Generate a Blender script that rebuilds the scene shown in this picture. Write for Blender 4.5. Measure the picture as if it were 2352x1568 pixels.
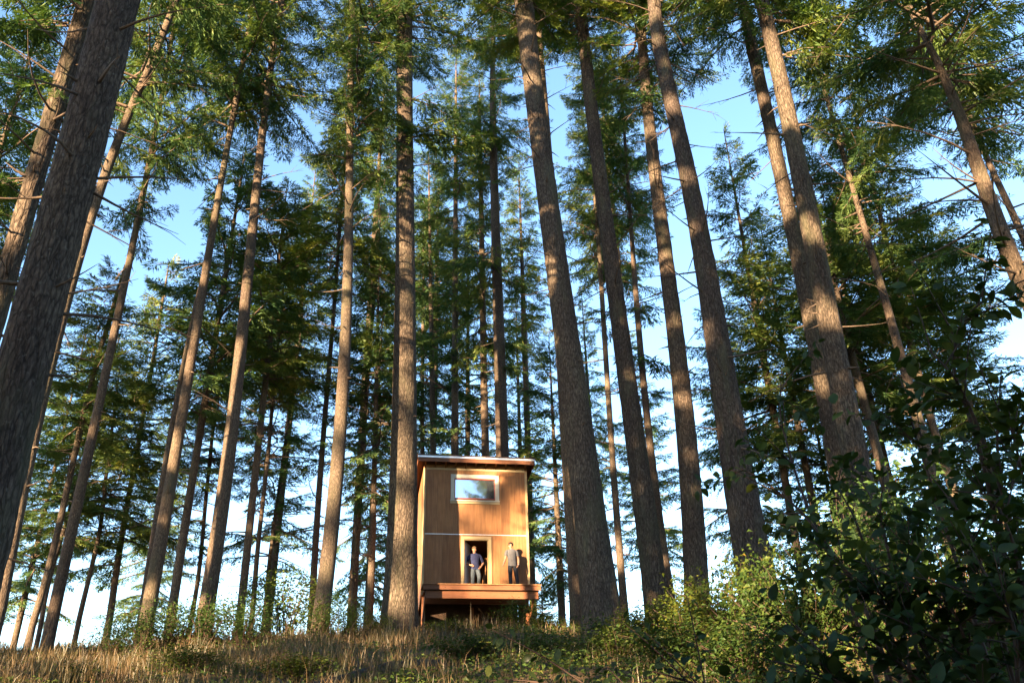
import bpy, bmesh, math, random
import numpy as np
from mathutils import Matrix, Vector

for _o in list(bpy.data.objects):
    bpy.data.objects.remove(_o)
SC = bpy.context.scene
COL = SC.collection
rad = math.radians

# ------------------------------------------------------------------ camera
PITCH, ROLL = rad(26.6), rad(-1.43)
EYE = np.array([0.0, 0.0, 1.6])
FPX = 1907.0                       # focal length in pixels of a 2352 x 1568 picture
FWD = np.array([0, math.cos(PITCH), math.sin(PITCH)])
_r0 = np.array([1.0, 0, 0]); _u0 = np.array([0, -math.sin(PITCH), math.cos(PITCH)])
RGT = math.cos(ROLL) * _r0 + math.sin(ROLL) * _u0
UPV = -math.sin(ROLL) * _r0 + math.cos(ROLL) * _u0
cam_d = bpy.data.cameras.new('camera'); cam = bpy.data.objects.new('camera', cam_d); COL.objects.link(cam)
cam_d.sensor_width = 22.2; cam_d.lens = 22.2 * FPX / 2352.0
cam_d.clip_start = 0.05; cam_d.clip_end = 2000
M = Matrix(((RGT[0], UPV[0], -FWD[0], EYE[0]), (RGT[1], UPV[1], -FWD[1], EYE[1]), (RGT[2], UPV[2], -FWD[2], EYE[2]), (0, 0, 0, 1)))
cam.matrix_world = M
SC.camera = cam

# ------------------------------------------------------------------ sky, sun, exposure
SUN_AZ, SUN_EL = rad(29.5), rad(12)          # azimuth counted from straight behind the camera towards its left
SUNV = Vector((-math.sin(SUN_AZ) * math.cos(SUN_EL), -math.cos(SUN_AZ) * math.cos(SUN_EL), math.sin(SUN_EL)))
W = bpy.data.worlds.new('World'); SC.world = W; W.use_nodes = True
nt = W.node_tree; nt.nodes.clear()
sky = nt.nodes.new('ShaderNodeTexSky'); sky.sky_type = 'NISHITA'; sky.sun_disc = False
sky.sun_elevation = SUN_EL; sky.sun_rotation = math.atan2(SUNV.x, SUNV.y) % (2 * math.pi)
sky.air_density = 1.0; sky.dust_density = 0.3; sky.ozone_density = 2.5; sky.altitude = 100
bg = nt.nodes.new('ShaderNodeBackground'); bg.inputs['Strength'].default_value = 0.078
out = nt.nodes.new('ShaderNodeOutputWorld')
nt.links.new(sky.outputs[0], bg.inputs[0]); nt.links.new(bg.outputs[0], out.inputs[0])
sun_d = bpy.data.lights.new('sun', 'SUN'); sun_d.energy = 5.0; sun_d.angle = rad(0.53); sun_d.color = (1.0, 0.70, 0.40)
sun = bpy.data.objects.new('sun', sun_d); COL.objects.link(sun)
sun.rotation_euler = SUNV.to_track_quat('Z', 'Y').to_euler(); sun.location = (-30, -40, 40)
vs = SC.view_settings
vs.view_transform = 'Standard'; vs.look = 'None'; vs.gamma = 1; vs.use_curve_mapping = False
vs.exposure = 3.2
SC.cycles.max_bounces = 6; SC.cycles.diffuse_bounces = 3; SC.cycles.glossy_bounces = 3
SC.cycles.transmission_bounces = 4; SC.cycles.transparent_max_bounces = 4
SC.cycles.use_denoising = True
SC.cycles.caustics_reflective = False; SC.cycles.caustics_refractive = False

# ------------------------------------------------------------------ small helpers
def ray(x, y):
    return FWD + (x - 1176) / FPX * RGT - (y - 784) / FPX * UPV

def at_dist(x, y, D):
    """point seen at pixel x, y whose horizontal distance from the camera is D"""
    d = ray(x, y)
    return EYE + d * (D / math.hypot(d[0], d[1]))

def smooth(a, b, t):
    t = np.clip((t - a) / (b - a), 0, 1)
    return t * t * (3 - 2 * t)

def ground_z(x, y):
    x = np.asarray(x, float); y = np.asarray(y, float)
    d = np.maximum(y, -60)
    up = 0.182 * np.clip(d, -25, 29.5)
    z = up + 0.35 * smooth(28, 33, y) - 0.14 * np.clip(y - 37, 0, 45) - 0.02 * np.clip(y - 82, 0, 400)
    z = z + 0.11 * np.clip(x - 4.5, 0, 14) * smooth(6, 20, y)
    z = z - 0.03 * np.clip(-x - 6, 0, 12) * smooth(6, 20, y)
    bump = 0.13 * np.sin(x * 0.7 + 1.3) * np.sin(y * 0.53) + 0.07 * np.sin(x * 1.9 + y * 0.8) + 0.05 * np.sin(y * 2.3 - x * 1.1)
    return z + bump

def mk_mesh(name, V, F, mats, midx=None, smooth_shade=True):
    """V (n,3); F list of arrays (m,3) or (m,4)"""
    V = np.ascontiguousarray(V, np.float32)
    me = bpy.data.meshes.new(name)
    me.vertices.add(len(V)); me.vertices.foreach_set('co', V.ravel())
    loops = np.concatenate([np.asarray(f, np.int32).ravel() for f in F])
    tot = np.concatenate([np.full(len(f), np.asarray(f).shape[1], np.int32) for f in F])
    start = np.concatenate([[0], np.cumsum(tot)[:-1]]).astype(np.int32)
    me.loops.add(len(loops)); me.loops.foreach_set('vertex_index', loops)
    me.polygons.add(len(tot)); me.polygons.foreach_set('loop_start', start); me.polygons.foreach_set('loop_total', tot)
    if midx is not None:
        me.polygons.foreach_set('material_index', np.asarray(midx, np.int32))
    me.polygons.foreach_set('use_smooth', np.full(len(tot), smooth_shade))
    for m in mats:
        me.materials.append(m)
    me.update(calc_edges=True)
    return me

def link(name, data, parent=None, loc=None):
    o = bpy.data.objects.new(name, data); COL.objects.link(o)
    if parent is not None:
        o.parent = parent
    if loc is not None:
        o.location = loc
    return o

def tag(o, label=None, category=None, group=None, kind=None):
    if label: o['label'] = label
    if category: o['category'] = category
    if group: o['group'] = group
    if kind: o['kind'] = kind
    return o

class Soup:
    """collects tubes, boxes and quads, keeps a material index per face"""
    def __init__(s):
        s.V = []; s.Q = []; s.T = []; s.mq = []; s.mt = []; s.n = 0
    def add(s, V, Q=None, T=None, m=0):
        V = np.asarray(V, float)
        if Q is not None and len(Q):
            s.Q.append(np.asarray(Q, int) + s.n); s.mq.append(np.full(len(Q), m))
        if T is not None and len(T):
            s.T.append(np.asarray(T, int) + s.n); s.mt.append(np.full(len(T), m))
        s.V.append(V); s.n += len(V)
    def tube(s, P, R, k=6, m=0, cap=True):
        P = np.asarray(P, float); R = np.asarray(R, float); n = len(P)
        Tn = np.gradient(P, axis=0); Tn /= np.linalg.norm(Tn, axis=1, keepdims=True) + 1e-9
        ref = np.array([0, 0, 1.0]) if abs(Tn[0][2]) < 0.8 else np.array([1.0, 0, 0])
        A = np.cross(Tn, ref); A /= np.linalg.norm(A, axis=1, keepdims=True) + 1e-9
        B = np.cross(Tn, A)
        a = np.linspace(0, 2 * math.pi, k, endpoint=False)
        V = P[:, None] + R[:, None, None] * (np.cos(a)[None, :, None] * A[:, None] + np.sin(a)[None, :, None] * B[:, None])
        i = np.arange(n - 1)[:, None] * k; j = np.arange(k)[None]; j2 = (j + 1) % k
        Q = np.stack([i + j, i + j2, i + k + j2, i + k + j], -1).reshape(-1, 4)
        T = None
        V = V.reshape(-1, 3)
        if cap:
            V = np.concatenate([V, P[-1:]]); c = n * k; b = (n - 1) * k
            T = [(b + q, b + (q + 1) % k, c) for q in range(k)]
        s.add(V, Q, T, m)
    def mesh(s, name, mats, smooth_shade=True):
        F = []; mi = []
        if s.Q: F.append(np.concatenate(s.Q)); mi.append(np.concatenate(s.mq))
        if s.T: F.append(np.concatenate(s.T)); mi.append(np.concatenate(s.mt))
        return mk_mesh(name, np.concatenate(s.V), F, mats, np.concatenate(mi), smooth_shade)

# ------------------------------------------------------------------ materials
def new_mat(name):
    m = bpy.data.materials.new(name); m.use_nodes = True
    t = m.node_tree; t.nodes.clear()
    o = t.nodes.new('ShaderNodeOutputMaterial')
    return m, t, o

def N(t, kind, **kw):
    n = t.nodes.new(kind)
    for k, v in kw.items():
        if k.startswith('i_'):
            n.inputs[k[2:].replace('_', ' ')].default_value = v
        else:
            setattr(n, k, v)
    return n

def ramp(t, fac, stops):
    r = t.nodes.new('ShaderNodeValToRGB')
    el = r.color_ramp.elements
    while len(el) < len(stops): el.new(0.5)
    for e, (p, c) in zip(el, stops):
        e.position = p; e.color = (*c, 1) if len(c) == 3 else c
    t.links.new(fac, r.inputs[0])
    return r

def mixc(t, fac, a, b, mode='MIX'):
    n = t.nodes.new('ShaderNodeMix'); n.data_type = 'RGBA'; n.blend_type = mode
    for s, v in ((n.inputs['Factor'], fac), (n.inputs['A'], a), (n.inputs['B'], b)):
        if hasattr(v, 'is_linked') or hasattr(v, 'links'):
            t.links.new(v, s)
        else:
            s.default_value = v if not isinstance(v, tuple) else ((*v, 1) if len(v) == 3 else v)
    return n.outputs['Result']

def coords(t, which='Object', scale=(1, 1, 1), src=None):
    tc = t.nodes.new('ShaderNodeTexCoord'); mp = t.nodes.new('ShaderNodeMapping')
    mp.inputs['Scale'].default_value = scale
    t.links.new(src if src else tc.outputs[which], mp.inputs[0])
    return mp.outputs[0]

def bark_mat(name, c_dark, c_mid, c_light, scale=1.0, bump=0.6):
    m, t, o = new_mat(name)
    geo = t.nodes.new('ShaderNodeNewGeometry')
    v = coords(t, scale=(15 * scale, 15 * scale, 3.2 * scale), src=geo.outputs['Position'])
    warp = N(t, 'ShaderNodeTexNoise', i_Scale=0.9, i_Detail=3.0)
    t.links.new(v, warp.inputs['Vector'])
    mv = t.nodes.new('ShaderNodeVectorMath'); mv.operation = 'MULTIPLY_ADD'
    t.links.new(warp.outputs['Color'], mv.inputs[0]); mv.inputs[1].default_value = (1.4, 1.4, 1.4); t.links.new(v, mv.inputs[2])
    vor = N(t, 'ShaderNodeTexVoronoi', feature='DISTANCE_TO_EDGE', i_Scale=1.3)
    t.links.new(mv.outputs[0], vor.inputs['Vector'])
    fis = ramp(t, vor.outputs['Distance'], [(0.0, (0.25, 0.25, 0.25)), (0.12, (0.8, 0.8, 0.8)), (0.35, (1, 1, 1))])
    v2 = coords(t, scale=(34 * scale, 34 * scale, 12 * scale), src=geo.outputs['Position'])
    n1 = N(t, 'ShaderNodeTexNoise', i_Scale=1.0, i_Detail=6.0, i_Roughness=0.65); t.links.new(v2, n1.inputs['Vector'])
    n2 = N(t, 'ShaderNodeTexNoise', i_Scale=0.55, i_Detail=3.0); t.links.new(geo.outputs['Position'], n2.inputs['Vector'])
    col = ramp(t, n1.outputs['Fac'], [(0.28, c_dark), (0.5, c_mid), (0.72, c_light)])
    big = ramp(t, n2.outputs['Fac'], [(0.35, (0.78, 0.72, 0.7)), (0.65, (1.15, 1.12, 1.02))])
    c1 = mixc(t, 1.0, col.outputs[0], big.outputs[0], 'MULTIPLY')
    c2 = mixc(t, fis.outputs[0], tuple(0.42 * x for x in c_dark), c1)
    oi = t.nodes.new('ShaderNodeObjectInfo')
    hv = ramp(t, oi.outputs['Random'], [(0, (0.86, 0.84, 0.86)), (0.5, (1.0, 0.96, 0.9)), (1, (1.1, 1.1, 1.05))])
    c3 = mixc(t, 1.0, c2, hv.outputs[0], 'MULTIPLY')
    # pale lichen flecks
    n3 = N(t, 'ShaderNodeTexNoise', i_Scale=14.0, i_Detail=4.0); t.links.new(geo.outputs['Position'], n3.inputs['Vector'])
    lf = ramp(t, n3.outputs['Fac'], [(0.62, (0, 0, 0)), (0.72, (0.55, 0.55, 0.55))])
    c4 = mixc(t, lf.outputs[0], c3, (0.15, 0.14, 0.12))
    n5 = N(t, 'ShaderNodeTexNoise', i_Scale=0.9, i_Detail=5.0, i_Roughness=0.6); t.links.new(coords(t, scale=(2.2, 2.2, 0.5), src=geo.outputs['Position']), n5.inputs['Vector'])
    mf = ramp(t, n5.outputs['Fac'], [(0.52, (0, 0, 0)), (0.68, (0.6, 0.6, 0.6))])
    c4 = mixc(t, mf.outputs[0], c4, (0.07, 0.068, 0.042))
    hgt = t.nodes.new('ShaderNodeMath'); hgt.operation = 'MULTIPLY_ADD'
    t.links.new(n1.outputs['Fac'], hgt.inputs[0]); hgt.inputs[1].default_value = 0.7; t.links.new(fis.outputs[0], hgt.inputs[2])
    bp = N(t, 'ShaderNodeBump', i_Strength=bump, i_Distance=0.02); t.links.new(hgt.outputs[0], bp.inputs['Height'])
    p = N(t, 'ShaderNodeBsdfPrincipled', i_Roughness=0.92)
    p.inputs['Specular IOR Level'].default_value = 0.15
    t.links.new(c4, p.inputs['Base Color']); t.links.new(bp.outputs[0], p.inputs['Normal'])
    t.links.new(p.outputs[0], o.inputs[0])
    return m

def leaf_mat(name, stops, scale=2.0, trans=0.35, gloss=0.06, rough=0.45, obj_var=True):
    """stops: colour ramp over a fine noise"""
    m, t, o = new_mat(name)
    geo = t.nodes.new('ShaderNodeNewGeometry')
    n1 = N(t, 'ShaderNodeTexNoise', i_Scale=scale, i_Detail=3.0, i_Roughness=0.7); t.links.new(geo.outputs['Position'], n1.inputs['Vector'])
    col = ramp(t, n1.outputs['Fac'], stops)
    c = col.outputs[0]
    if obj_var:
        oi = t.nodes.new('ShaderNodeObjectInfo')
        hv = ramp(t, oi.outputs['Random'], [(0, (0.75, 0.9, 1.05)), (0.6, (1, 1, 1)), (1, (1.35, 1.2, 0.9))])
        c = mixc(t, 1.0, c, hv.outputs[0], 'MULTIPLY')
    d = N(t, 'ShaderNodeBsdfDiffuse'); tr = N(t, 'ShaderNodeBsdfTranslucent'); g = N(t, 'ShaderNodeBsdfGlossy', i_Roughness=rough)
    g.inputs['Color'].default_value = (0.8, 0.85, 0.9, 1)
    t.links.new(c, d.inputs[0])
    ct = mixc(t, 1.0, c, (1.35, 1.3, 0.55), 'MULTIPLY'); t.links.new(ct, tr.inputs[0])
    m1 = N(t, 'ShaderNodeMixShader'); m1.inputs[0].default_value = trans
    t.links.new(d.outputs[0], m1.inputs[1]); t.links.new(tr.outputs[0], m1.inputs[2])
    m2 = N(t, 'ShaderNodeMixShader'); m2.inputs[0].default_value = gloss
    t.links.new(m1.outputs[0], m2.inputs[1]); t.links.new(g.outputs[0], m2.inputs[2])
    t.links.new(m2.outputs[0], o.inputs[0])
    return m

def plain_mat(name, c, rough=0.7, spec=0.3, var=0.12, scale=6.0, metal=0.0):
    m, t, o = new_mat(name)
    v = coords(t, 'Object')
    n1 = N(t, 'ShaderNodeTexNoise', i_Scale=scale, i_Detail=4.0); t.links.new(v, n1.inputs['Vector'])
    col = ramp(t, n1.outputs['Fac'], [(0.3, tuple(x * (1 - var) for x in c)), (0.7, tuple(min(1, x * (1 + var)) for x in c))])
    p = N(t, 'ShaderNodeBsdfPrincipled', i_Roughness=rough, i_Metallic=metal); p.inputs['Specular IOR Level'].default_value = spec
    t.links.new(col.outputs[0], p.inputs['Base Color']); t.links.new(p.outputs[0], o.inputs[0])
    return m

def wood_mat(name, base, grain_axis='Z', var=0.25, rough=0.65, knots=True, gs=1.0):
    m, t, o = new_mat(name)
    s = {'Z': (26, 26, 1.1), 'X': (1.1, 26, 26), 'Y': (26, 1.1, 26)}[grain_axis]
    oi = t.nodes.new('ShaderNodeObjectInfo')
    tc = t.nodes.new('ShaderNodeTexCoord')
    off = t.nodes.new('ShaderNodeVectorMath'); off.operation = 'MULTIPLY_ADD'
    cmb = t.nodes.new('ShaderNodeCombineXYZ')
    for k in range(3): t.links.new(oi.outputs['Random'], cmb.inputs[k])
    t.links.new(cmb.outputs[0], off.inputs[0]); off.inputs[1].default_value = (31, 17, 43); t.links.new(tc.outputs['Object'], off.inputs[2])
    v = coords(t, scale=tuple(x * gs for x in s), src=off.outputs[0])
    n1 = N(t, 'ShaderNodeTexNoise', i_Scale=1.0, i_Detail=5.0, i_Roughness=0.6, i_Distortion=0.6); t.links.new(v, n1.inputs['Vector'])
    dk = tuple(x * (1 - var) for x in base); lt = tuple(min(1, x * (1 + var * 0.8)) for x in base)
    col = ramp(t, n1.outputs['Fac'], [(0.3, dk), (0.5, base), (0.7, lt)])
    hv = ramp(t, oi.outputs['Random'], [(0, (0.84, 0.8, 0.76)), (0.5, (1, 1, 1)), (1, (1.12, 1.08, 1.0))])
    c = mixc(t, 1.0, col.outputs[0], hv.outputs[0], 'MULTIPLY')
    n4 = N(t, 'ShaderNodeTexNoise', i_Scale=1.7, i_Detail=4.0); t.links.new(off.outputs[0], n4.inputs['Vector'])
    st = ramp(t, n4.outputs['Fac'], [(0.35, (0.86, 0.82, 0.8)), (0.6, (1.04, 1.03, 1.0))])
    c = mixc(t, 1.0, c, st.outputs[0], 'MULTIPLY')
    if knots:
        vk = N(t, 'ShaderNodeTexVoronoi', i_Scale=3.2, i_Randomness=1.0)
        vv = coords(t, scale={'Z': (1.6, 1.6, 0.8), 'X': (0.8, 1.6, 1.6), 'Y': (1.6, 0.8, 1.6)}[grain_axis], src=off.outputs[0])
        t.links.new(vv, vk.inputs['Vector'])
        kf = ramp(t, vk.outputs['Distance'], [(0.05, (0.8, 0.8, 0.8)), (0.1, (0, 0, 0))])
        c = mixc(t, kf.outputs[0], c, tuple(x * 0.35 for x in base))
    p = N(t, 'ShaderNodeBsdfPrincipled', i_Roughness=rough); p.inputs['Specular IOR Level'].default_value = 0.25
    bp = N(t, 'ShaderNodeBump', i_Strength=0.25, i_Distance=0.004); t.links.new(n1.outputs['Fac'], bp.inputs['Height'])
    t.links.new(bp.outputs[0], p.inputs['Normal'])
    t.links.new(c, p.inputs['Base Color']); t.links.new(p.outputs[0], o.inputs[0])
    return m

M_BARK = bark_mat('fir_bark', (0.032, 0.026, 0.0225), (0.084, 0.069, 0.06), (0.16, 0.135, 0.117), 0.75, 1.0)
M_BARK_FAR = bark_mat('fir_bark_smooth', (0.05, 0.04, 0.034), (0.105, 0.085, 0.072), (0.18, 0.15, 0.127), 1.2, 0.6)
M_TWIG = plain_mat('dead_twig', (0.10, 0.075, 0.058), 0.9, 0.1, 0.3, 20)
M_NEEDLE = leaf_mat('fir_needles', [(0.28, (0.017, 0.046, 0.022)), (0.42, (0.04, 0.086, 0.032)), (0.56, (0.095, 0.145, 0.04)), (0.72, (0.18, 0.195, 0.055))], 1.2, 0.3, 0.012)
M_NEEDLE_SUN = leaf_mat('sun_tinted_fir_needles', [(0.28, (0.024, 0.06, 0.029)), (0.42, (0.05, 0.1, 0.038)), (0.56, (0.11, 0.16, 0.047)), (0.72, (0.20, 0.21, 0.065))], 1.2, 0.26, 0.012)  # paler, yellower needles: sunlight on the background crowns put into the colour
M_NEEDLE_Y = leaf_mat('young_fir_needles', [(0.3, (0.09, 0.12, 0.03)), (0.5, (0.16, 0.17, 0.04)), (0.7, (0.24, 0.21, 0.06))], 2.2, 0.34, 0.04)
M_BUSH = leaf_mat('shrub_leaves', [(0.3, (0.03, 0.06, 0.018)), (0.5, (0.06, 0.105, 0.026)), (0.62, (0.105, 0.14, 0.03)), (0.75, (0.13, 0.125, 0.028))], 3.5, 0.3, 0.02)
M_BRAM = leaf_mat('bramble_leaves', [(0.26, (0.02, 0.042, 0.012)), (0.46, (0.04, 0.07, 0.015)), (0.60, (0.08, 0.10, 0.018)), (0.68, (0.14, 0.11, 0.024)), (0.76, (0.15, 0.055, 0.026))], 4.0, 0.3, 0.015)
M_BROAD = leaf_mat('broad_leaves', [(0.3, (0.02, 0.034, 0.010)), (0.5, (0.036, 0.058, 0.016)), (0.7, (0.085, 0.11, 0.028))], 3.0, 0.25, 0.018, 0.4)
M_STEM = plain_mat('shrub_stem', (0.07, 0.045, 0.035), 0.8, 0.2, 0.3, 15)
M_GRASS = leaf_mat('dry_grass', [(0.27, (0.03, 0.042, 0.013)), (0.43, (0.06, 0.052, 0.02)), (0.58, (0.115, 0.072, 0.032)), (0.75, (0.19, 0.122, 0.062))], 1.3, 0.3, 0.03, 0.5, False)

def soil_mat():
    m, t, o = new_mat('forest_soil')
    geo = t.nodes.new('ShaderNodeNewGeometry')
    n1 = N(t, 'ShaderNodeTexNoise', i_Scale=2.5, i_Detail=8.0, i_Roughness=0.7); t.links.new(geo.outputs['Position'], n1.inputs['Vector'])
    col = ramp(t, n1.outputs['Fac'], [(0.3, (0.035, 0.026, 0.016)), (0.5, (0.085, 0.06, 0.034)), (0.68, (0.15, 0.105, 0.055))])
    bp = N(t, 'ShaderNodeBump', i_Strength=0.8, i_Distance=0.06); t.links.new(n1.outputs['Fac'], bp.inputs['Height'])
    p = N(t, 'ShaderNodeBsdfPrincipled', i_Roughness=0.95); p.inputs['Specular IOR Level'].default_value = 0.1
    t.links.new(col.outputs[0], p.inputs['Base Color']); t.links.new(bp.outputs[0], p.inputs['Normal']); t.links.new(p.outputs[0], o.inputs[0])
    return m
M_SOIL = soil_mat()

# ------------------------------------------------------------------ ground
def build_ground():
    xs = np.concatenate([np.linspace(-500, -60, 12)[:-1], np.linspace(-60, -26, 18)[:-1], np.linspace(-26, 26, 131), np.linspace(26, 60, 18)[1:], np.linspace(60, 500, 12)[1:]])
    ys = np.concatenate([np.linspace(-300, -40, 10)[:-1], np.linspace(-40, 4, 23)[:-1], np.linspace(4, 42, 115), np.linspace(42, 90, 25)[1:], np.linspace(90, 600, 14)[1:]])
    X, Y = np.meshgrid(xs, ys); Z = ground_z(X, Y)
    V = np.stack([X, Y, Z], -1).reshape(-1, 3); nx = len(xs)
    i = np.arange(len(ys) - 1)[:, None] * nx + np.arange(nx - 1)[None]
    Q = np.stack([i, i + 1, i + nx + 1, i + nx], -1).reshape(-1, 4)
    o = link('ground', mk_mesh('ground', V, [Q], [M_SOIL]))
    tag(o, 'brown forest soil of the slope rising to the crest', 'ground', kind='structure')
build_ground()

# ------------------------------------------------------------------ fir foliage
def unit(v):
    return v / (np.linalg.norm(v, axis=-1, keepdims=True) + 1e-9)

def fir_branch(rng, L, tl=0.25, tw=0.036, step=0.145, tstep=0.046, rise=0.1, droop=0.10, width=0.3, start=0.12):
    """one live fir branch along +x: returns kite quads (n,4,3) and the axis polyline"""
    s = np.linspace(0, L, 9)
    wob = rng.normal(0, 0.03 * L)
    ax = np.stack([s, wob * (s / L) ** 2 + 0.03 * L * np.sin(s * 2 / L * 3), rise * s - droop * s ** 2 / max(L, 1) * 2.2 + 0.10 * L * (s / L) ** 4], -1)
    quads = []
    pos = np.arange(start * L + 0.1, L, step)
    for sd in (-1, 1):
        for q in pos:
            q = q + rng.uniform(-0.5, 0.5) * step
            if rng.random() < 0.08: continue
            u = np.clip(q / L, 0, 1)
            p0 = np.array([np.interp(q, s, ax[:, k]) for k in range(3)])
            tlw = (0.22 + width * L * (1 - u) ** 0.7 * min(1, u * 3.2 + 0.25)) * rng.uniform(0.55, 1.2)
            a = rad(rng.uniform(38, 72)) * sd
            d = np.array([math.cos(a), math.sin(a), rng.uniform(-0.8, 0.1)]); d /= np.linalg.norm(d)
            n = max(2, int(tlw / tstep))
            tt = (np.arange(n) + rng.uniform(0.2, 0.8, n)) * (tlw / n)
            c = p0 + d * tt[:, None] + np.array([0, 0, -1.0]) * (rng.uniform(0.15, 0.9) * tt ** 2)[:, None]
            for sg in (-1, 1):
                b = np.arctan2(d[1], d[0]) + sg * np.radians(rng.uniform(22, 62, n))
                dd = unit(np.stack([np.cos(b), np.sin(b), rng.uniform(-1.1, 0.15, n)], -1))
                ln = tl * rng.uniform(0.6, 1.25, n) * (1.1 - 0.35 * tt / tlw)
                sv = unit(np.cross(dd, unit(rng.normal(0, 0.55, (n, 3)) + np.array([0, 0, 1.0]))))
                w = tw * rng.uniform(0.7, 1.3, n)
                m = c + dd * (ln * 0.45)[:, None]
                quads.append(np.stack([c, m + sv * (w * 0.5)[:, None], c + dd * ln[:, None], m - sv * (w * 0.5)[:, None]], 1))
    # the leading tip
    n = 5
    c = np.repeat(ax[-1:], n, 0); dd = unit(np.stack([np.ones(n), rng.uniform(-0.7, 0.7, n), rng.uniform(-0.4, 0.3, n)], -1))
    sv = unit(np.cross(dd, np.array([0, 0, 1.0]))); m = c + dd * tl * 0.45
    quads.append(np.stack([c, m + sv * tw * 0.5, c + dd * tl, m - sv * tw * 0.5], 1))
    return np.concatenate(quads), ax

_rng = np.random.default_rng(11)
TPL = {}
for Lb in (0.8, 1.4, 2.2, 3.0, 3.9):
    TPL[Lb] = [fir_branch(_rng, Lb, width=0.30 if Lb < 1.5 else 0.20) for _ in range(4)]
LBS = np.array(sorted(TPL))

def place_branch(soup_q, wood, rng, z, az, pitch, L, r0=0.12):
    key = LBS[np.argmin(abs(LBS - L))]
    q, ax = TPL[key][rng.integers(4)]
    sc = L / key
    flip = np.array([1, rng.choice([-1, 1]), 1.0])
    cp, sp = math.cos(pitch), math.sin(pitch); ca, sa = math.cos(az), math.sin(az)
    Rm = np.array([[ca, -sa, 0], [sa, ca, 0], [0, 0, 1]]) @ np.array([[cp, 0, -sp], [0, 1, 0], [sp, 0, cp]])
    off = np.array([r0 * ca, r0 * sa, z])
    soup_q.append(((q * sc * flip).reshape(-1, 3) @ Rm.T + off).reshape(-1, 4, 3))
    P = (ax * sc * flip) @ Rm.T + off
    wood.tube(P[::2], np.linspace(0.012 + 0.011 * L, 0.006, len(P[::2])), 4, 1)

def finish_crown(name, qs, wood, mats):
    q = np.concatenate(qs)
    V = q.reshape(-1, 3); n = len(V)
    Q = np.arange(n).reshape(-1, 4)
    wood.add(V, Q, None, 0)
    return wood.mesh(name, mats)

def crown_high(seed, H=20.0, R=3.4, gap=0.5, per=5, hole=0.25):
    """high forest-grown crown: ragged, gappy below, denser above; z from 0 to H"""
    rng = np.random.default_rng(seed); qs = []; wood = Soup()
    z = 0.0
    while z < H - 0.5:
        u = z / H
        prof = (0.35 + 0.65 * min(1, u / 0.18)) * (1 - u) ** 0.62 + 0.06
        dens = hole if u > 0.25 else hole + 0.3 * (1 - u / 0.25)
        a0 = rng.uniform(0, 6.28)
        for k in range(per):
            az = a0 + k * 6.283 / per + rng.uniform(-0.5, 0.5)
            cl = math.sin(2 * az + 0.9 * z + seed) + 0.7 * math.sin(az - 1.7 * z + 2 * seed)
            if rng.random() < dens + 0.42 * cl: continue
            L = max(0.5, R * prof * rng.uniform(0.6, 1.3))
            place_branch(qs, wood, rng, z + rng.uniform(-0.25, 0.25), az, rad(rng.uniform(-22, 10) + 30 * u), L)
        z += gap * rng.uniform(0.7, 1.3) * (1.0 if u < 0.6 else 0.85)
    place_branch(qs, wood, rng, H - 0.5, 0, rad(85), 0.8, 0)
    return finish_crown('crown', qs, wood, [M_NEEDLE, M_TWIG])

def crown_full(seed, H=15.0, R=2.3, gap=0.46, per=5, hole=0.27, mat=None):
    """dense pointed crown of a tree seen whole"""
    rng = np.random.default_rng(seed); qs = []; wood = Soup()
    z = 0.0
    while z < H - 0.4:
        u = z / H
        prof = (0.55 + 0.45 * min(1, u / 0.12)) * (1 - u) ** 0.85 + 0.03
        a0 = rng.uniform(0, 6.28)
        for k in range(per):
            az = a0 + k * 6.283 / per + rng.uniform(-0.4, 0.4)
            cl = math.sin(2 * az + 1.1 * z + seed) + 0.8 * math.sin(az - 1.9 * z + 3 * seed)
            if rng.random() < hole + 0.16 * (1 - u) + 0.3 * cl: continue
            L = max(0.35, R * prof * rng.uniform(0.45, 1.5))
            place_branch(qs, wood, rng, z + rng.uniform(-0.2, 0.2), az, rad(rng.uniform(-42, 16) + 50 * u), L, 0.06)
        z += gap * rng.uniform(0.75, 1.25)
    place_branch(qs, wood, rng, H - 0.5, 0, rad(86), 0.7, 0)
    return finish_crown('crown', qs, wood, [mat or M_NEEDLE, M_TWIG])

HIGH = [crown_high(100 + k, R=4.0 + 0.3 * (k % 3), hole=0.36 + 0.07 * (k % 3)) for k in range(6)]
FULL = [crown_full(200 + k, R=2.9 + 0.35 * (k % 3), mat=M_NEEDLE_SUN) for k in range(5)]
TPL_FINE = TPL
TPL = {Lb: [fir_branch(_rng, Lb, 0.42, 0.2, 0.24, 0.14, width=0.3) for _ in range(4)] for Lb in LBS}
def crown_tiers(seed, H=20.0, R=3.6):  # tier gaps shaped so unseen trees throw banded shade
    """crown of well separated drooping tiers"""
    rng = np.random.default_rng(seed); qs = []; wood = Soup(); z = 0.3
    while z < H - 0.6:
        u = z / H; L0 = R * ((1 - u) ** 0.6 * (0.6 + 0.4 * min(1, u / 0.1)) + 0.05)
        if rng.random() > 0.12:
            a0 = rng.uniform(0, 6.28); gapdir = rng.uniform(0, 6.28)
            for lay in range(2):
                for k in range(8):
                    az = a0 + k * 0.785 + lay * 0.4 + rng.uniform(-0.2, 0.2)
                    if math.cos(az - gapdir) > 0.75: continue
                    place_branch(qs, wood, rng, z + lay * 0.22 + rng.uniform(-0.15, 0.15), az, rad(rng.uniform(-22, -6)), L0 * rng.uniform(0.7, 1.15))
        z += rng.uniform(1.2, 2.6) * (1 - 0.4 * u)
    return finish_crown('crown', qs, wood, [M_NEEDLE, M_TWIG])
SHADE = [crown_tiers(500 + k) for k in range(3)]
TPL = TPL_FINE
YOUNG = crown_full(301, H=3.2, R=1.1, gap=0.16, per=6, hole=0.1, mat=M_NEEDLE_Y)
SPRIG = []
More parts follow.
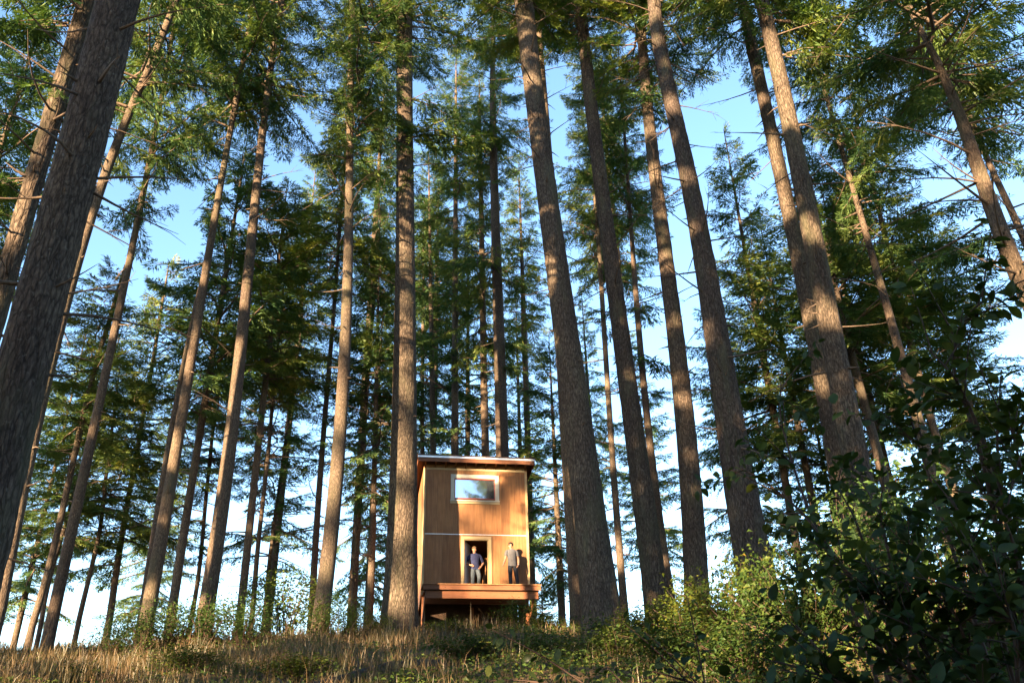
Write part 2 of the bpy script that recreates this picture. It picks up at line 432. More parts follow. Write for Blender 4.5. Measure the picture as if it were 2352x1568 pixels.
for k in range(4):                                   # low live branches that hang alone from a bare trunk
    rng = np.random.default_rng(400 + k); qs = []; wd = Soup()
    place_branch(qs, wd, rng, 0, 0, rad(-16), 3.0, 0)
    for j in range(3): place_branch(qs, wd, rng, rng.uniform(-0.1, 0.1), rng.uniform(-0.4, 0.4), rad(rng.uniform(-32, -5)), rng.uniform(1.0, 2.2), 0.3)
    SPRIG.append(finish_crown('branch', qs, wd, [M_NEEDLE, M_TWIG]))
TUFT = []
for k in range(3):                                   # short leafy tufts growing straight from the bark
    rng = np.random.default_rng(450 + k); qs = []; wd = Soup()
    for j in range(9): place_branch(qs, wd, rng, rng.uniform(-0.35, 0.35), rng.uniform(0, 6.28), rad(rng.uniform(-40, 35)), rng.uniform(0.5, 1.1), 0.1)
    TUFT.append(finish_crown('leaf_tuft', qs, wd, [M_NEEDLE, M_TWIG]))

# ------------------------------------------------------------------ fir trees
def vnoise(a, z, rng):
    out = 0
    for k in range(5):
        out = out + rng.uniform(0.4, 1) * np.sin(a * (k + 1) + rng.uniform(0, 6.3) + z * rng.uniform(-0.5, 0.5) * (k + 1)) / (k + 1.5)
    return out

def fir_tree(label, D, trace, crown, top=None, dead=1.0, k=20, group='tall firs on the slope', mat=None, extra=(), seed=None, deg=3):
    """trace: (x, y, width) along the trunk, lowest first or last, in 2352-wide picture pixels; D: horizontal distance.
    crown: (mesh, y_start, radial scale) ; top: pixel row of the tip, or a height in metres above ground when negative"""
    tr = sorted(trace, key=lambda q: -q[1])
    d0 = ray(tr[0][0], tr[0][1]); nrm = np.array([d0[0], d0[1], 0]) / math.hypot(d0[0], d0[1])
    pts = []; rs = []
    for x, y, w in tr:
        d = ray(x, y); P = EYE + d * (D / (d @ nrm)); pts.append(P); rs.append(0.485 * w / FPX * ((P - EYE) @ FWD) / (1 + 1.1 * ((x - 1176) / FPX) ** 2) ** 0.5)
    pts = np.array(pts); rs = np.array(rs); zz = pts[:, 2]
    rng = np.random.default_rng(seed if seed is not None else int(abs(tr[0][0]) * 7 + D * 13 + abs(tr[-1][1])))
    def zrow(y):
        xr = np.interp(-y, [-q[1] for q in tr], [q[0] for q in tr]); d = ray(xr, y); return (EYE + d * (D / (d @ nrm)))[2]
    dg = min(deg, len(tr) - 1)
    px = np.polyfit(zz, pts[:, 0], dg); py = np.polyfit(zz, pts[:, 1], dg)
    pr = np.polyfit(zz, rs, min(2, len(tr) - 1))
    base = np.array([np.polyval(px, zz[0]), np.polyval(py, zz[0])])
    gz = float(ground_z(base[0], base[1])) - 0.25
    if top is None: ztop = gz + 40
    elif top < 0: ztop = gz - top
    else: ztop = zrow(top)
    ztop = max(ztop, zz[-1] + 1.0)
    def axis(z):
        zc = np.clip(z, zz[0], zz[-1]); p = np.array([np.polyval(px, zc), np.polyval(py, zc)])
        if z > zz[-1]:
            e = 0.4 * (zz[-1] - zz[0]); s = np.array([np.polyval(px, zz[-1]) - np.polyval(px, zz[-1] - e), np.polyval(py, zz[-1]) - np.polyval(py, zz[-1] - e)]) / e
            p = p + s * (z - zz[-1])
        return p
    def radius(z):
        if z <= zz[-1]: r = max(np.polyval(pr, max(z, zz[0])), 0.03)
        else: r = max(np.polyval(pr, zz[-1]), 0.03) * max(0.0, 1 - (z - zz[-1]) / (ztop - zz[-1])) ** 0.8 + 0.012
        return r
    root = link('fir_tree', None); root.location = (base[0], base[1], gz + 0.25)
    tag(root, label, 'tree', group)
    O = np.array([base[0], base[1], gz + 0.25])
    # trunk
    near = rs.mean() * 1024 / 2352 * FPX / D > 8
    dz = 0.22 if near else 0.6
    kk = k * 2 if near else max(10, k // 2 + 4)
    Z = np.arange(gz, ztop, dz); Z = np.append(Z, ztop)
    a = np.linspace(0, 2 * math.pi, kk, endpoint=False)
    AX = np.array([axis(z) for z in Z]); RR = np.array([radius(z) for z in Z])
    h = Z - gz - 0.25
    r0 = RR[0]
    flare = 1 + 0.16 * np.exp(-np.clip(h, 0, None) / (1.6 * r0 + 0.25))
    A, ZZ = np.meshgrid(a, Z)
    lob = vnoise(A, ZZ * 0.3, rng)
    butt = np.cos(A * 5 + rng.uniform(0, 6)) * np.exp(-np.clip(h, 0, None) / (1.3 * r0 + 0.2))[:, None]
    Rr = (RR * flare)[:, None] * (1 + 0.03 * lob + 0.06 * butt)
    if near:
        Rr = Rr + 0.014 * np.sin(A * kk * 0.37 + np.sin(ZZ * 2.1) * 1.5 + rng.uniform(0, 6)) * np.sin(ZZ * 3.7 + A * 3) + rng.normal(0, 0.0025, A.shape)
    V = np.stack([AX[:, 0:1] + Rr * np.cos(A), AX[:, 1:2] + Rr * np.sin(A), ZZ], -1).reshape(-1, 3) - O
    i = np.arange(len(Z) - 1)[:, None] * kk; j = np.arange(kk)[None]; j2 = (j + 1) % kk
    Q = np.stack([i + j, i + j2, i + kk + j2, i + kk + j], -1).reshape(-1, 4)
    trunk = link('trunk', mk_mesh('trunk', V, [Q], [mat or (M_BARK if near else M_BARK_FAR)]), root)
    # crown
    zc = ztop
    if crown:
        mesh, ycs, rsc = crown
        zc = zrow(ycs) if ycs > -900 else gz - ycs - 1000
        Hm = max(v.co.z for v in mesh.vertices[:2000:7]) if False else CROWN_H[mesh.name]
        c = link('crown', mesh, root)
        p0 = axis(zc); p1 = axis(ztop); sz = (ztop - zc) / Hm
        sh = (p1 - p0) / (ztop - zc)
        ang = rng.uniform(0, 6.283)
        Mx = Matrix(((1, 0, sh[0], p0[0] - O[0]), (0, 1, sh[1], p0[1] - O[1]), (0, 0, 1, zc - O[2]), (0, 0, 0, 1)))
        c.rotation_euler = (math.atan2(-sh[1], 1), math.atan2(sh[0], 1), ang)
        c.scale = (rsc, rsc, sz); c.location = (p0[0] - O[0], p0[1] - O[1], zc - O[2])
    # dead branches and stubs
    if dead > 0:
        S = Soup(); nst = int((min(zc + 4, ztop) - gz - 2.5) * 1.9 * min(dead, 2.2))
        for _ in range(max(nst, 0)):
            z = gz + 2.5 + rng.random() ** 0.7 * (min(zc + 5, ztop - 0.5) - gz - 2.5); z = min(z, ztop - 0.6)
            up = (z - gz - 2) / max(zc - gz - 2, 1)
            L = rng.uniform(0.12, 0.5) if rng.random() > 0.34 * dead * (0.35 + up) else rng.uniform(0.7, 2.6)
            az = rng.uniform(0, 6.283); p = axis(z); r = radius(z)
            d = np.array([math.cos(az), math.sin(az), rng.uniform(-0.45, 0.4)])
            s = np.linspace(0, 1, 5 if L > 0.6 else 3)[:, None]
            P = np.array([p[0], p[1], z]) - O + np.array([d[0], d[1], 0]) * r * 0.85 + d * L * s + np.array([0, 0, rng.uniform(-0.3, 0.25)]) * L * s ** 2 + np.array([-d[1], d[0], 0]) * rng.uniform(-0.25, 0.25) * L * s ** 2
            rb = 0.018 + 0.008 * L if L > 0.6 else 0.042 * rng.uniform(0.5, 1.15)
            S.tube(P, np.linspace(rb, 0.004, len(P)), 4)
            if L > 0.9:
                for _k in range(rng.integers(2, 6)):
                    f = rng.uniform(0.3, 0.95); b = P[0] + (P[-1] - P[0]) * f
                    b = np.array([np.interp(f, s[:, 0], P[:, q]) for q in range(3)])
                    e = d + rng.normal(0, 0.6, 3); e /= np.linalg.norm(e)
                    l2 = rng.uniform(0.15, 0.6)
                    S.tube(np.stack([b, b + e * l2 * 0.5, b + e * l2 + np.array([0, 0, -0.1 * l2])]), [0.008, 0.006, 0.003], 3)
        if S.V:
            tag(link('dead_branches', S.mesh('dead_branches', [M_TWIG]), root), kind='stuff')
    for e in extra:                                    # (kind, pixel row, azimuth in degrees (0 = picture right, 90 = away), size)
        kind, yr, az, sc = e
        z = zrow(yr); p = axis(z)
        if kind == 'b':
            o = link('branch', SPRIG[rng.integers(4)], root)
            o.rotation_euler = (0, 0, rad(az))
        else:
            o = link('leaf_tuft', TUFT[rng.integers(3)], root); o.rotation_euler = (0, 0, rng.uniform(0, 6.28))
        o.location = (p[0] - O[0], p[1] - O[1], z - O[2]); o.scale = (sc, sc, sc)
    return root

CROWN_H = {}
for m_ in HIGH: CROWN_H[m_.name] = 20.0
for m_ in SHADE: CROWN_H[m_.name] = 20.0
for m_ in FULL: CROWN_H[m_.name] = 15.0
CROWN_H[YOUNG.name] = 3.2

H, F_ = HIGH, FULL
T_FRONT, T_MID, T_BACK = 'tall firs on the slope', 'slim firs along the crest', 'firs beyond the crest'
def project(P):
    d = np.asarray(P, float) - EYE; z = d @ FWD
    return 1176 + FPX * (d @ RGT) / z, 784 - FPX * (d @ UPV) / z, z

def upright(x, y, D, diam, drop=14.0, lean=0.0):
    """trace of an upright trunk whose tip is at pixel x, y"""
    P = at_dist(x, y, D); t = []
    for k, f in ((0, 0.15), (0.5, 0.6), (1, 1.0)):
        Q = P - np.array([lean * drop * k, 0, drop * k]); px, py, dp = project(Q); t.append((px, py, diam * f * FPX / dp))
    return t

# --- the nearest trunks
fir_tree('massive dark fir trunk leaning across the upper left corner of the picture', 12, [(271,0,102),(205,262,112),(142,523,120),(97,656,121),(15,1000,140),(-45,1245,152)], (H[0], -260, 1.0), -38, 1.4, 26, T_FRONT, extra=())
fir_tree('stubby-branched fir close behind the massive dark trunk, on its outer side', 17, [(203,0,44),(113,300,47),(45,523,50),(-5,719,52),(-75,960,56)], (H[1], 30, 0.9), -36, 2.2, 20, T_FRONT, extra=(('t', 215, 0, 0.8), ('b', 60, 200, 0.9), ('b', 410, 190, 0.7)))
fir_tree('slim sunlit fir trunk running up along the massive dark trunk', 24, [(347,143,17),(317,223,20),(280,300,22),(230,433,25),(200,522,26),(150,700,28),(97,923,30),(43,1179,32),(13,1312,34),(3,1390,36)], (H[2], 330, 0.75), -36, 0.8, 16, T_FRONT)
fir_tree('pale fir trunk with sunlit foot, foremost of the crest firs beside the massive trunk', 29, [(393,83,10),(377,217,12),(360,300,13),(333,400,14),(311,522,16),(285,656,18),(257,790,21),(230,922,23),(205,1045,25),(173,1179,28),(143,1312,30),(118,1430,34)], (H[3], 500, 0.8), -37, 0.7, 16, T_MID)
fir_tree('thin pale fir with spiky crown half hidden behind the sunlit-footed trunk', 33, [(250,743,11),(233,790,13),(213,870,14),(170,1045,15),(142,1179,17),(110,1312,18),(73,1438,20)], (F_[0], 1050, 1.0), 600, 1.0, 14, T_MID)
fir_tree('dark slender fir stem between the two leaning pale trunks near the grassy edge', 38, [(167,1145,10),(133,1262,11),(110,1345,12),(95,1430,13)], (F_[1], 1230, 0.9), 720, 1.0, 12, T_BACK)
fir_tree('fir with full drooping sunlit crown beside the two-tone split trunk', 40, [(365,740,8),(353,816,10),(343,890,11),(310,1045,12),(287,1195,14),(273,1279,16),(260,1362,18),(253,1410,19)], (F_[2], 1290, 1.15), 595, 1.2, 12, T_BACK)
fir_tree('thin shaded fir stem low between the sunlit-footed trunk and the drooping crown', 38, [(240,1120,9),(220,1262,11),(200,1345,13),(180,1430,14)], (F_[3], 1230, 1.0), 790, 1.4, 12, T_BACK)
fir_tree('dark leaning fir trunk with a pale bare stem along its edge', 28, [(537,260,13),(520,350,15),(507,417,17),(490,522,19),(467,656,20),(445,790,23),(417,956,27),(404,1045,28),(380,1179,32),(354,1312,35),(341,1412,38)], (H[4], 360, 0.85), -38, 0.8, 18, T_MID)
fir_tree('pale sunlit bare stem pressed against the dark leaning trunk', 29.5, [(448,705,8),(410,890,13),(393,1000,16),(383,1060,17),(358,1200,20),(330,1400,24)], None, 690, 0.6, 14, T_MID)
fir_tree('grey-brown fir trunk just right of the dark leaning trunk', 33, [(515,650,11),(487,820,15),(452,1045,19),(430,1179,21),(407,1312,22),(397,1400,24)], (F_[4], 930, 1.25), 300, 1.0, 14, T_MID)
fir_tree('thin fir stem squeezed between two stouter trunks left of the thick curved one', 40, [(480,1078,9),(470,1179,10),(457,1312,11),(443,1400,12)], (F_[0], 1120, 0.9), 720, 1.6, 12, T_BACK)
fir_tree('thick fir trunk curving at its foot, sunlit up high, rising from dark bushes', 28, [(644,17,12),(632,100,14),(621,167,16),(606,300,19),(589,433,22),(578,522,24),(564,656,26),(554,790,28),(542,922,31),(530,1045,33),(505,1179,36),(484,1312,39),(476,1395,42)], (H[5], 300, 0.85), -38, 0.6, 20, T_FRONT)
fir_tree('sun-flecked fir trunk with many short side twigs and dark crown, right of the curved trunk', 34, [(640,600,8),(628,722,11),(612,856,14),(603,922,15),(592,1045,16),(577,1179,19),(562,1312,20),(554,1395,21)], (F_[1], 860, 1.35), 420, 2.2, 14, T_MID)
fir_tree('bright thin fir stem standing close against the sun-flecked twiggy trunk', 37, [(623,956,9),(616,1045,10),(600,1179,11),(588,1312,13),(583,1375,13)], (F_[2], 930, 0.8), 520, 2.2, 12, T_BACK)
fir_tree('dark thin fir stem with bare horizontal twigs above the leafy crest bush', 42, [(647,1078,8),(633,1179,9),(620,1279,10),(613,1362,11)], (F_[3], 1300, 1.15), 690, 2.2, 12, T_BACK)
fir_tree('slim fir trunk hugging the tall sun-bleached trunk on its shaded side', 36, [(777,560,8),(773,656,10),(758,790,11),(750,922,12),(741,1045,14),(728,1179,15),(721,1312,17),(717,1400,19)], (F_[4], 640, 1.0), 150, 2.0, 12, T_MID)
fir_tree('tall sun-bleached fir trunk, brightest of the stems left of the cabin', 28, [(806,100,12),(805,200,15),(804,300,18),(804,400,20),(800,522,22),(797,656,25),(792,790,27),(787,922,30),(778,1045,33),(765,1179,36),(748,1312,38),(738,1420,42)], (H[0], 380, 0.85), -38, 1.0, 18, T_FRONT)
fir_tree('dark slim fir standing in open sky, left of the slim grey stem by the cabin', 38, [(861,672,8),(850,772,9),(843,922,11),(830,1045,12),(820,1245,14),(811,1445,16)], (F_[0], 1000, 1.1), 470, 2.2, 12, T_BACK)
fir_tree('slim grey fir stem nearest the stout trunk beside the cabin', 36, [(863,950,10),(860,1045,12),(859,1145,14),(854,1279,16),(846,1445,19)], (F_[1], 1130, 1.0), 560, 2.2, 12, T_BACK)
fir_tree('stout sun-dappled fir trunk standing right against the cabin', 30.6, [(929,0,37),(928,133,37),(929,267,39),(931,400,43),(931,522,46),(930,656,50),(929,790,53),(928,922,55),(927,1045,58),(925,1179,65),(923,1245,72),(921,1312,77),(920,1379,83),(917,1445,90)], (H[1], 130, 1.0), -42, 0.9, 28, T_FRONT,
         extra=(('b', 320, -25, 1.5), ('b', 225, 15, 1.2), ('t', 425, 0, 0.9), ('b', 90, 200, 1.2), ('b', 260, 185, 0.8)), deg=3)
fir_tree('slim fir with leafy tufts on its stem rising behind the cabin roof, leftmost of three', 42, [(1047,300,8),(1046,417,10),(1047,522,12),(1045,656,13),(1045,790,15),(1045,922,17),(1045,1045,18),(1045,1200,20)], (H[2], 560, 0.7), -40, 0.8, 14, T_MID, extra=(('t', 700, 0, 1.4), ('t', 850, 0, 1.4), ('t', 610, 0, 1.2), ('b', 560, 20, 0.9), ('b', 720, -10, 0.7)))
fir_tree('dark fir stem rising behind the cabin roof, middle of three', 40, [(1104,400,11),(1106,522,13),(1108,656,14),(1110,790,15),(1112,922,18),(1116,1045,19),(1119,1200,21)], (F_[2], 830, 0.9), 180, 0.8, 14, T_MID, extra=(('t', 790, 0, 1.2),))
fir_tree('sturdier fir trunk rising behind the cabin roof, rightmost of three', 38, [(1132,100,11),(1132,200,13),(1134,333,17),(1134,433,20),(1139,522,23),(1143,656,25),(1148,790,27),(1150,922,28),(1153,1045,31),(1157,1200,34)], (H[3], 420, 0.75), -40, 0.6, 16, T_MID, extra=(('b', 790, 5, 0.8), ('b', 845, -20, 0.55), ('b', 640, 10, 0.9), ('b', 600, -160, 0.9)))
fir_tree('fir with dark narrow crown just right of the stout trunk at the cabin', 44, [(990,722,10),(992,856,12),(995,1045,14),(998,1200,15)], (F_[3], 950, 1.15), 330, 1.2, 12, T_BACK)
fir_tree('thinnest fir stem tucked behind the stout trunk above the cabin eave', 46, [(971,806,8),(970,922,9),(970,1045,10),(970,1200,11)], (F_[4], 1010, 1.0), 480, 1.2, 12, T_BACK)
fir_tree('fir trunk mostly hidden behind the huge trunk right of the cabin', 30, [(1240,100,13),(1256,300,17),(1276,600,23),(1300,1000,29),(1318,1250,34),(1330,1440,40)], (H[4], 120, 0.9), -38, 0.6, 18, T_FRONT)
fir_tree('huge fir trunk just right of the cabin, foremost on that side', 25.6, [(1206,33,43),(1217,133,44),(1235,267,47),(1251,400,49),(1265,522,51),(1285,656,54),(1304,790,58),(1321,922,64),(1335,1045,68),(1356,1179,75),(1371,1312,83),(1382,1440,94)], (H[5], 45, 0.95), -38, 1.3, 28, T_FRONT, extra=(('b', 70, 160, 0.9),))
fir_tree('slim sun-striped fir stem just right of the huge trunk by the cabin', 36, [(1365,420,10),(1372,522,11),(1382,656,11),(1389,790,12),(1398,922,14),(1406,1045,15),(1416,1179,17),(1428,1312,18),(1433,1395,20)], (H[0], 640, 0.65), -34, 1.0, 14, T_MID, extra=(('t', 730, 0, 1.0),))
fir_tree('broad straight fir trunk, second stout one right of the cabin', 28, [(1333,0,26),(1338,67,27),(1349,167,28),(1360,267,30),(1378,400,34),(1393,522,36),(1412,656,39),(1430,790,42),(1448,922,45),(1462,1045,48),(1481,1179,51),(1500,1312,55),(1512,1412,60)], (H[1], 110, 0.9), -39, 1.0, 22, T_FRONT)
fir_tree('slender sun-flecked fir between the second and third stout trunks right of the cabin', 36, [(1440,400,8),(1452,522,10),(1459,656,13),(1467,790,15),(1484,922,17),(1495,1045,18),(1513,1179,19),(1534,1312,20),(1546,1412,21)], (H[2], 560, 0.65), -34, 1.0, 14, T_MID, extra=(('t', 700, 0, 1.1), ('t', 830, 0, 1.4), ('b', 900, 0, 0.6)))
fir_tree('dark brown fir trunk, third stout one right of the cabin', 28, [(1472,0,20),(1480,167,24),(1490,267,26),(1506,400,29),(1517,522,33),(1538,656,37),(1553,790,41),(1568,922,45),(1580,1045,48),(1592,1179,54),(1598,1312,58),(1600,1390,60)], (H[3], 230, 0.85), -38, 0.7, 20, T_FRONT, extra=(('t', 240, 0, 1.2),))
fir_tree('wavy scarred fir trunk bending twice high up, fourth stout one right of the cabin', 24, [(1503,0,32),(1521,133,33),(1548,267,35),(1565,333,38),(1590,433,43),(1602,522,49),(1626,656,55),(1650,790,58),(1672,922,65),(1686,1045,71),(1713,1179,82),(1733,1300,92)], (H[4], -90, 0.9), -38, 1.8, 26, T_FRONT, deg=5)
fir_tree('sunlit banded fir trunk, rear one of the leaning pair', 27, [(1705,0,24),(1733,133,27),(1764,267,30),(1795,400,34),(1815,522,37),(1850,656,40),(1875,790,42),(1898,922,44),(1920,1045,47),(1945,1200,52)], (H[5], 150, 0.85), -38, 0.8, 20, T_FRONT)
fir_tree('grey leaning fir trunk, front one of the leaning pair', 23, [(1749,0,32),(1779,133,35),(1810,267,39),(1838,400,45),(1859,522,48),(1892,656,51),(1916,790,54),(1943,922,58),(1960,1045,62),(1978,1145,65),(2007,1245,68),(2030,1340,72)], (H[0], 60, 1.0), -37, 1.2, 24, T_FRONT, extra=(('b', 45, 5, 1.5), ('b', 130, -15, 1.3)))
fir_tree('fir trunk catching sun just right of the leaning pair, foot lost in bushes', 32, [(1915,640,13),(1948,790,19),(1968,856,21),(1985,923,22),(2014,1045,25),(2045,1145,27),(2062,1229,28)], (F_[0], 900, 1.5), 330, 1.0, 14, T_MID)
fir_tree('dark slanting fir trunk behind the broad-leaved shrub', 28, [(1950,400,12),(1978,500,15),(1990,540,16),(2023,656,19),(2063,790,23),(2099,922,26),(2125,1045,29),(2155,1150,32)], (H[1], 560, 0.75), -33, 1.2, 16, T_MID)
fir_tree('orange-lit slim fir stem right of the dark slanting trunk', 34, [(1978,323,9),(2008,433,11),(2055,640,14),(2078,740,16),(2105,840,18),(2132,940,20),(2158,1023,21),(2192,1140,24)], (F_[2], 760, 1.4), 230, 1.0, 14, T_MID)
fir_tree('fir with many broken side branches slanting out over the upper right edge', 18, [(2110,67,13),(2152,133,18),(2195,233,26),(2224,333,33),(2250,400,37),(2293,522,43),(2332,600,47),(2400,760,54)], (H[2], 260, 0.8), -29, 2.2, 20, T_FRONT, extra=(('b', 100, 170, 1.0), ('b', 180, 10, 1.0), ('b', 540, 175, 0.7)))
fir_tree('fir trunk half hidden behind the slanting one with broken side branches', 26, [(2248,317,14),(2288,410,16),(2315,467,18),(2380,620,22)], (H[3], 360, 0.85), -32, 1.4, 14, T_MID)

# --- crowns whose tips can be seen against the sky
for lab, x, y, D, dm, ys, rs_, m_ in (
    ('golden-tipped pointed fir against open sky beside the massive dark trunk', 88, 72, 30, 0.45, 620, 1.25, 0),
    ('sunny fir crown poking up right of the tall sun-bleached trunk', 882, 200, 44, 0.45, 640, 1.15, 1),
    ('pointed fir crown in the gap right of the second stout trunk', 1378, 172, 44, 0.45, 640, 1.2, 2),
    ('small pointed fir crown in the sky gap left of the huge trunk by the cabin', 1192, 392, 50, 0.4, 780, 1.1, 3),
    ('sunny fir crown just right of the stout trunk, high above the cabin roof', 1008, 415, 50, 0.4, 760, 1.1, 4),
    ('narrow pointed fir peeking out right behind the huge trunk by the cabin', 1337, 694, 58, 0.4, 1150, 0.9, 0),
    ('fluffy golden fir top right behind the broad-leaved shrub tip', 2112, 530, 38, 0.4, 960, 1.35, 1),
    ('bright golden-green fir between the wavy trunk and the leaning pair', 1752, 545, 40, 0.4, 1080, 1.4, 2),
    ('low dark fir with dangling boughs just right of the cabin wall', 1262, 800, 44, 0.4, 1330, 1.25, 4),
    ('pointed fir between the curved trunk and the tall sun-bleached trunk', 722, 415, 46, 0.4, 900, 1.2, 0),
    ('slim fir filling the gap between the dark third trunk and the wavy one', 1640, 690, 46, 0.4, 1280, 1.2, 1),
    ('fir with loose sunny crown right of the leaning pair', 2010, 560, 44, 0.4, 1150, 1.2, 3),
    ('low fir crown behind the grass beside the massive trunk', 25, 930, 48, 0.4, 1380, 1.1, 2),
    ('fir crown behind the second and third stout trunks, low down', 1450, 800, 50, 0.4, 1330, 1.15, 0),
    ('dim fir deep behind the bushes right of the wavy trunk', 1850, 860, 42, 0.4, 1320, 1.3, 4),
    ('ragged fir filling the gap left of the stout trunk at the cabin', 880, 700, 52, 0.35, 1400, 1.1, 4),
    ('far fir crown above the middle of the cabin roof', 1075, 560, 52, 0.35, 1150, 1.1, 2),
    ('far fir crown above the roof corner, right of the sturdier trunk', 1185, 700, 56, 0.35, 1300, 1.2, 0),
    ('leafy fir behind the top bend of the wavy trunk', 1668, 330, 40, 0.4, 1000, 1.2, 4),
    ('leafy fir behind the leaning pair', 1885, 430, 38, 0.4, 1150, 1.2, 0),
    ('far fir low behind the dark leaning trunk', 415, 900, 58, 0.35, 1430, 1.0, 2),
    ('far fir low behind the thin pale spiky fir', 190, 800, 46, 0.35, 1400, 1.15, 0),
    ('dim fir deep behind the broad-leaved shrub', 2190, 800, 40, 0.4, 1320, 1.3, 1),
):
    fir_tree(lab, D, upright(x, y, D, dm), (F_[m_], ys, rs_), y, 0.7, 12, T_BACK)
fir_tree('little golden young fir alone in the sky gap beside the cabin', 46, upright(1245, 1392, 46, 0.12, 1.6), (YOUNG, 1475, 1.3), 1392, 0, 8, None)

# --- the forest behind the photographer, unseen and placed to shade the scene
rngb = np.random.default_rng(5)
LT = np.array([math.sin(SUN_AZ), math.cos(SUN_AZ)]); NT = np.array([LT[1], -LT[0]])
def shade_tree(q, s, crown, z0, hgt, rs_, diam, lab):
    p = NT * q - LT * s; gz = float(ground_z(p[0], p[1]))
    root = link('fir_tree', None, loc=(p[0], p[1], gz)); tag(root, lab, 'tree', 'firs behind the photographer')
    S = Soup(); Z = np.linspace(-0.3, hgt, 14)
    S.tube(np.stack([0.1 * np.sin(Z * 0.2 + q), 0.1 * np.cos(Z * 0.17 + q), Z], -1), diam / 2 * np.clip(1 - Z / hgt, 0.03, 1) ** 0.6, 12)
    link('trunk', S.mesh('trunk', [M_BARK_FAR]), root)
    c = link('crown', crown, root, (0, 0, z0)); c.scale = (rs_, rs_, (hgt - z0) / CROWN_H[crown.name]); c.rotation_euler = (0, 0, q * 1.7)
SH = SHADE
for q, s, c_, z0, hgt, rs_, dm in (
    (-35, 20, SH[0], 13, 42, 1.0, 0.6), (-30.5, 12, SH[1], 13, 44, 1.0, 0.6), (-26, 24, SH[2], 15, 42, 1.0, 0.7), (-23.4, 16, SH[0], 15, 44, 1.05, 0.6),
    (-13.0, 26, SH[1], 16, 44, 0.9, 0.7), (-10.2, 17, SH[2], 14, 42, 1.0, 0.7), (-17.6, 60, H[2], 8, 52, 0.9, 0.5), (-7.6, 22, SH[0], 20, 46, 1.1, 0.6),
    (-3.2, 16, SH[1], 18, 44, 1.1, 0.6), (0.8, 24, SH[2], 5, 42, 1.1, 0.6), (5, 18, SH[0], 5, 40, 1.0, 0.6),
    (-5.6, 34, SH[2], 23, 46, 1.0, 0.6),
    (-10.35, 5, SH[1], 26, 45, 0.8, 1.35), (-8.6, 10, F_[1], 1.0, 15, 1.3, 0.35), (-16.2, 8, F_[0], 0.3, 12.5, 1.2, 0.3), (-22.6, 10, F_[4], 0.3, 12, 1.1, 0.3), (-12.8, 11, F_[2], 0.3, 12, 1.1, 0.3), (-6, 9, F_[3], 0.5, 12, 1.3, 0.3),  # first fir: thick trunk added on the sun line to shade the massive trunk
    (-1.0, 8, F_[0], 0.2, 9, 1.5, 0.3), (1.0, 10, F_[1], 0.2, 10, 1.5, 0.3), (-3.4, 11, F_[2], 0.4, 10, 1.4, 0.3), (3.2, 8, F_[3], 0.2, 9, 1.5, 0.3),
):
    shade_tree(q, s, c_, z0, hgt, rs_, dm, 'tall fir standing behind the photographer, unseen, placed for the shade it casts')
for i, (az, dist, c_, z0, hgt, rs_, dm) in enumerate((       # added straight behind and to the other side to cut skylight: azimuth from straight behind towards the right
    (-14, 16, H[0], 4, 34, 1.1, 0.6), (-3, 22, H[1], 3, 38, 1.2, 0.6), (6, 13, F_[2], 1, 16, 1.5, 0.4), (12, 26, H[2], 2, 17, 1.2, 0.5), (24, 18, F_[0], 0.5, 14, 1.6, 0.4),
    (36, 15, H[3], 3, 36, 1.2, 0.6), (45, 24, H[4], 2, 40, 1.2, 0.6), (54, 13, F_[1], 0.5, 18, 1.5, 0.4), (62, 19, H[5], 2, 38, 1.2, 0.6), (75, 14, H[0], 3, 36, 1.1, 0.6),
    (84, 22, H[1], 2, 38, 1.2, 0.6), (96, 15, H[2], 3, 34, 1.1, 0.6), (50, 34, H[2], 2, 42, 1.3, 0.6), (70, 32, H[3], 2, 42, 1.3, 0.6), (0, 34, H[4], 3, 40, 1.2, 0.6))):
    p = np.array([math.sin(rad(az)), -math.cos(rad(az))]) * dist
    shade_tree(p @ NT, -(p @ LT), c_, z0, hgt, rs_, dm, 'tall fir standing behind the photographer, unseen, placed for the shade it casts')

# ------------------------------------------------------------------ the cabin on posts
M_SIDING = wood_mat('plywood_siding', (0.235, 0.118, 0.055), 'Z', 0.3, 0.6, False)
M_TRIM = wood_mat('pale_pine_trim', (0.37, 0.28, 0.16), 'Z', 0.12, 0.6, True)
M_TRIMX = wood_mat('pale_pine_trim_level', (0.37, 0.29, 0.175), 'X', 0.12, 0.6, True)
M_BEAM = wood_mat('reddish_fir_beam', (0.175, 0.075, 0.04), 'X', 0.22, 0.6, True)
M_POST = wood_mat('reddish_fir_post', (0.22, 0.095, 0.048), 'Z', 0.22, 0.65, True)
M_RAFT = wood_mat('fir_rafter', (0.34, 0.16, 0.075), 'Y', 0.2, 0.65, True)
M_DECK = wood_mat('deck_plank', (0.30, 0.15, 0.075), 'Y', 0.25, 0.7, True)
M_WHITE = plain_mat('white_window_trim', (0.44, 0.42, 0.36), 0.5, 0.4, 0.06)
M_REDSASH = plain_mat('dark_red_sash', (0.24, 0.05, 0.035), 0.5, 0.4, 0.1)
M_FLASH = plain_mat('bright_metal_flashing', (0.8, 0.82, 0.85), 0.35, 0.5, 0.12, 30, 0.3)
M_ROOF = plain_mat('dark_roofing', (0.07, 0.04, 0.035), 0.7, 0.3, 0.2)
M_DOOR = plain_mat('pale_grey_door', (0.46, 0.49, 0.53), 0.5, 0.4, 0.05)
M_STEEL = plain_mat('steel', (0.35, 0.35, 0.36), 0.35, 0.5, 0.05, 8, 0.9)
M_INNER = plain_mat('bare_sheathing', (0.20, 0.11, 0.05), 0.8, 0.2, 0.2)
M_SKIRT = plain_mat('weathered_grey_board', (0.20, 0.17, 0.15), 0.85, 0.2, 0.2)
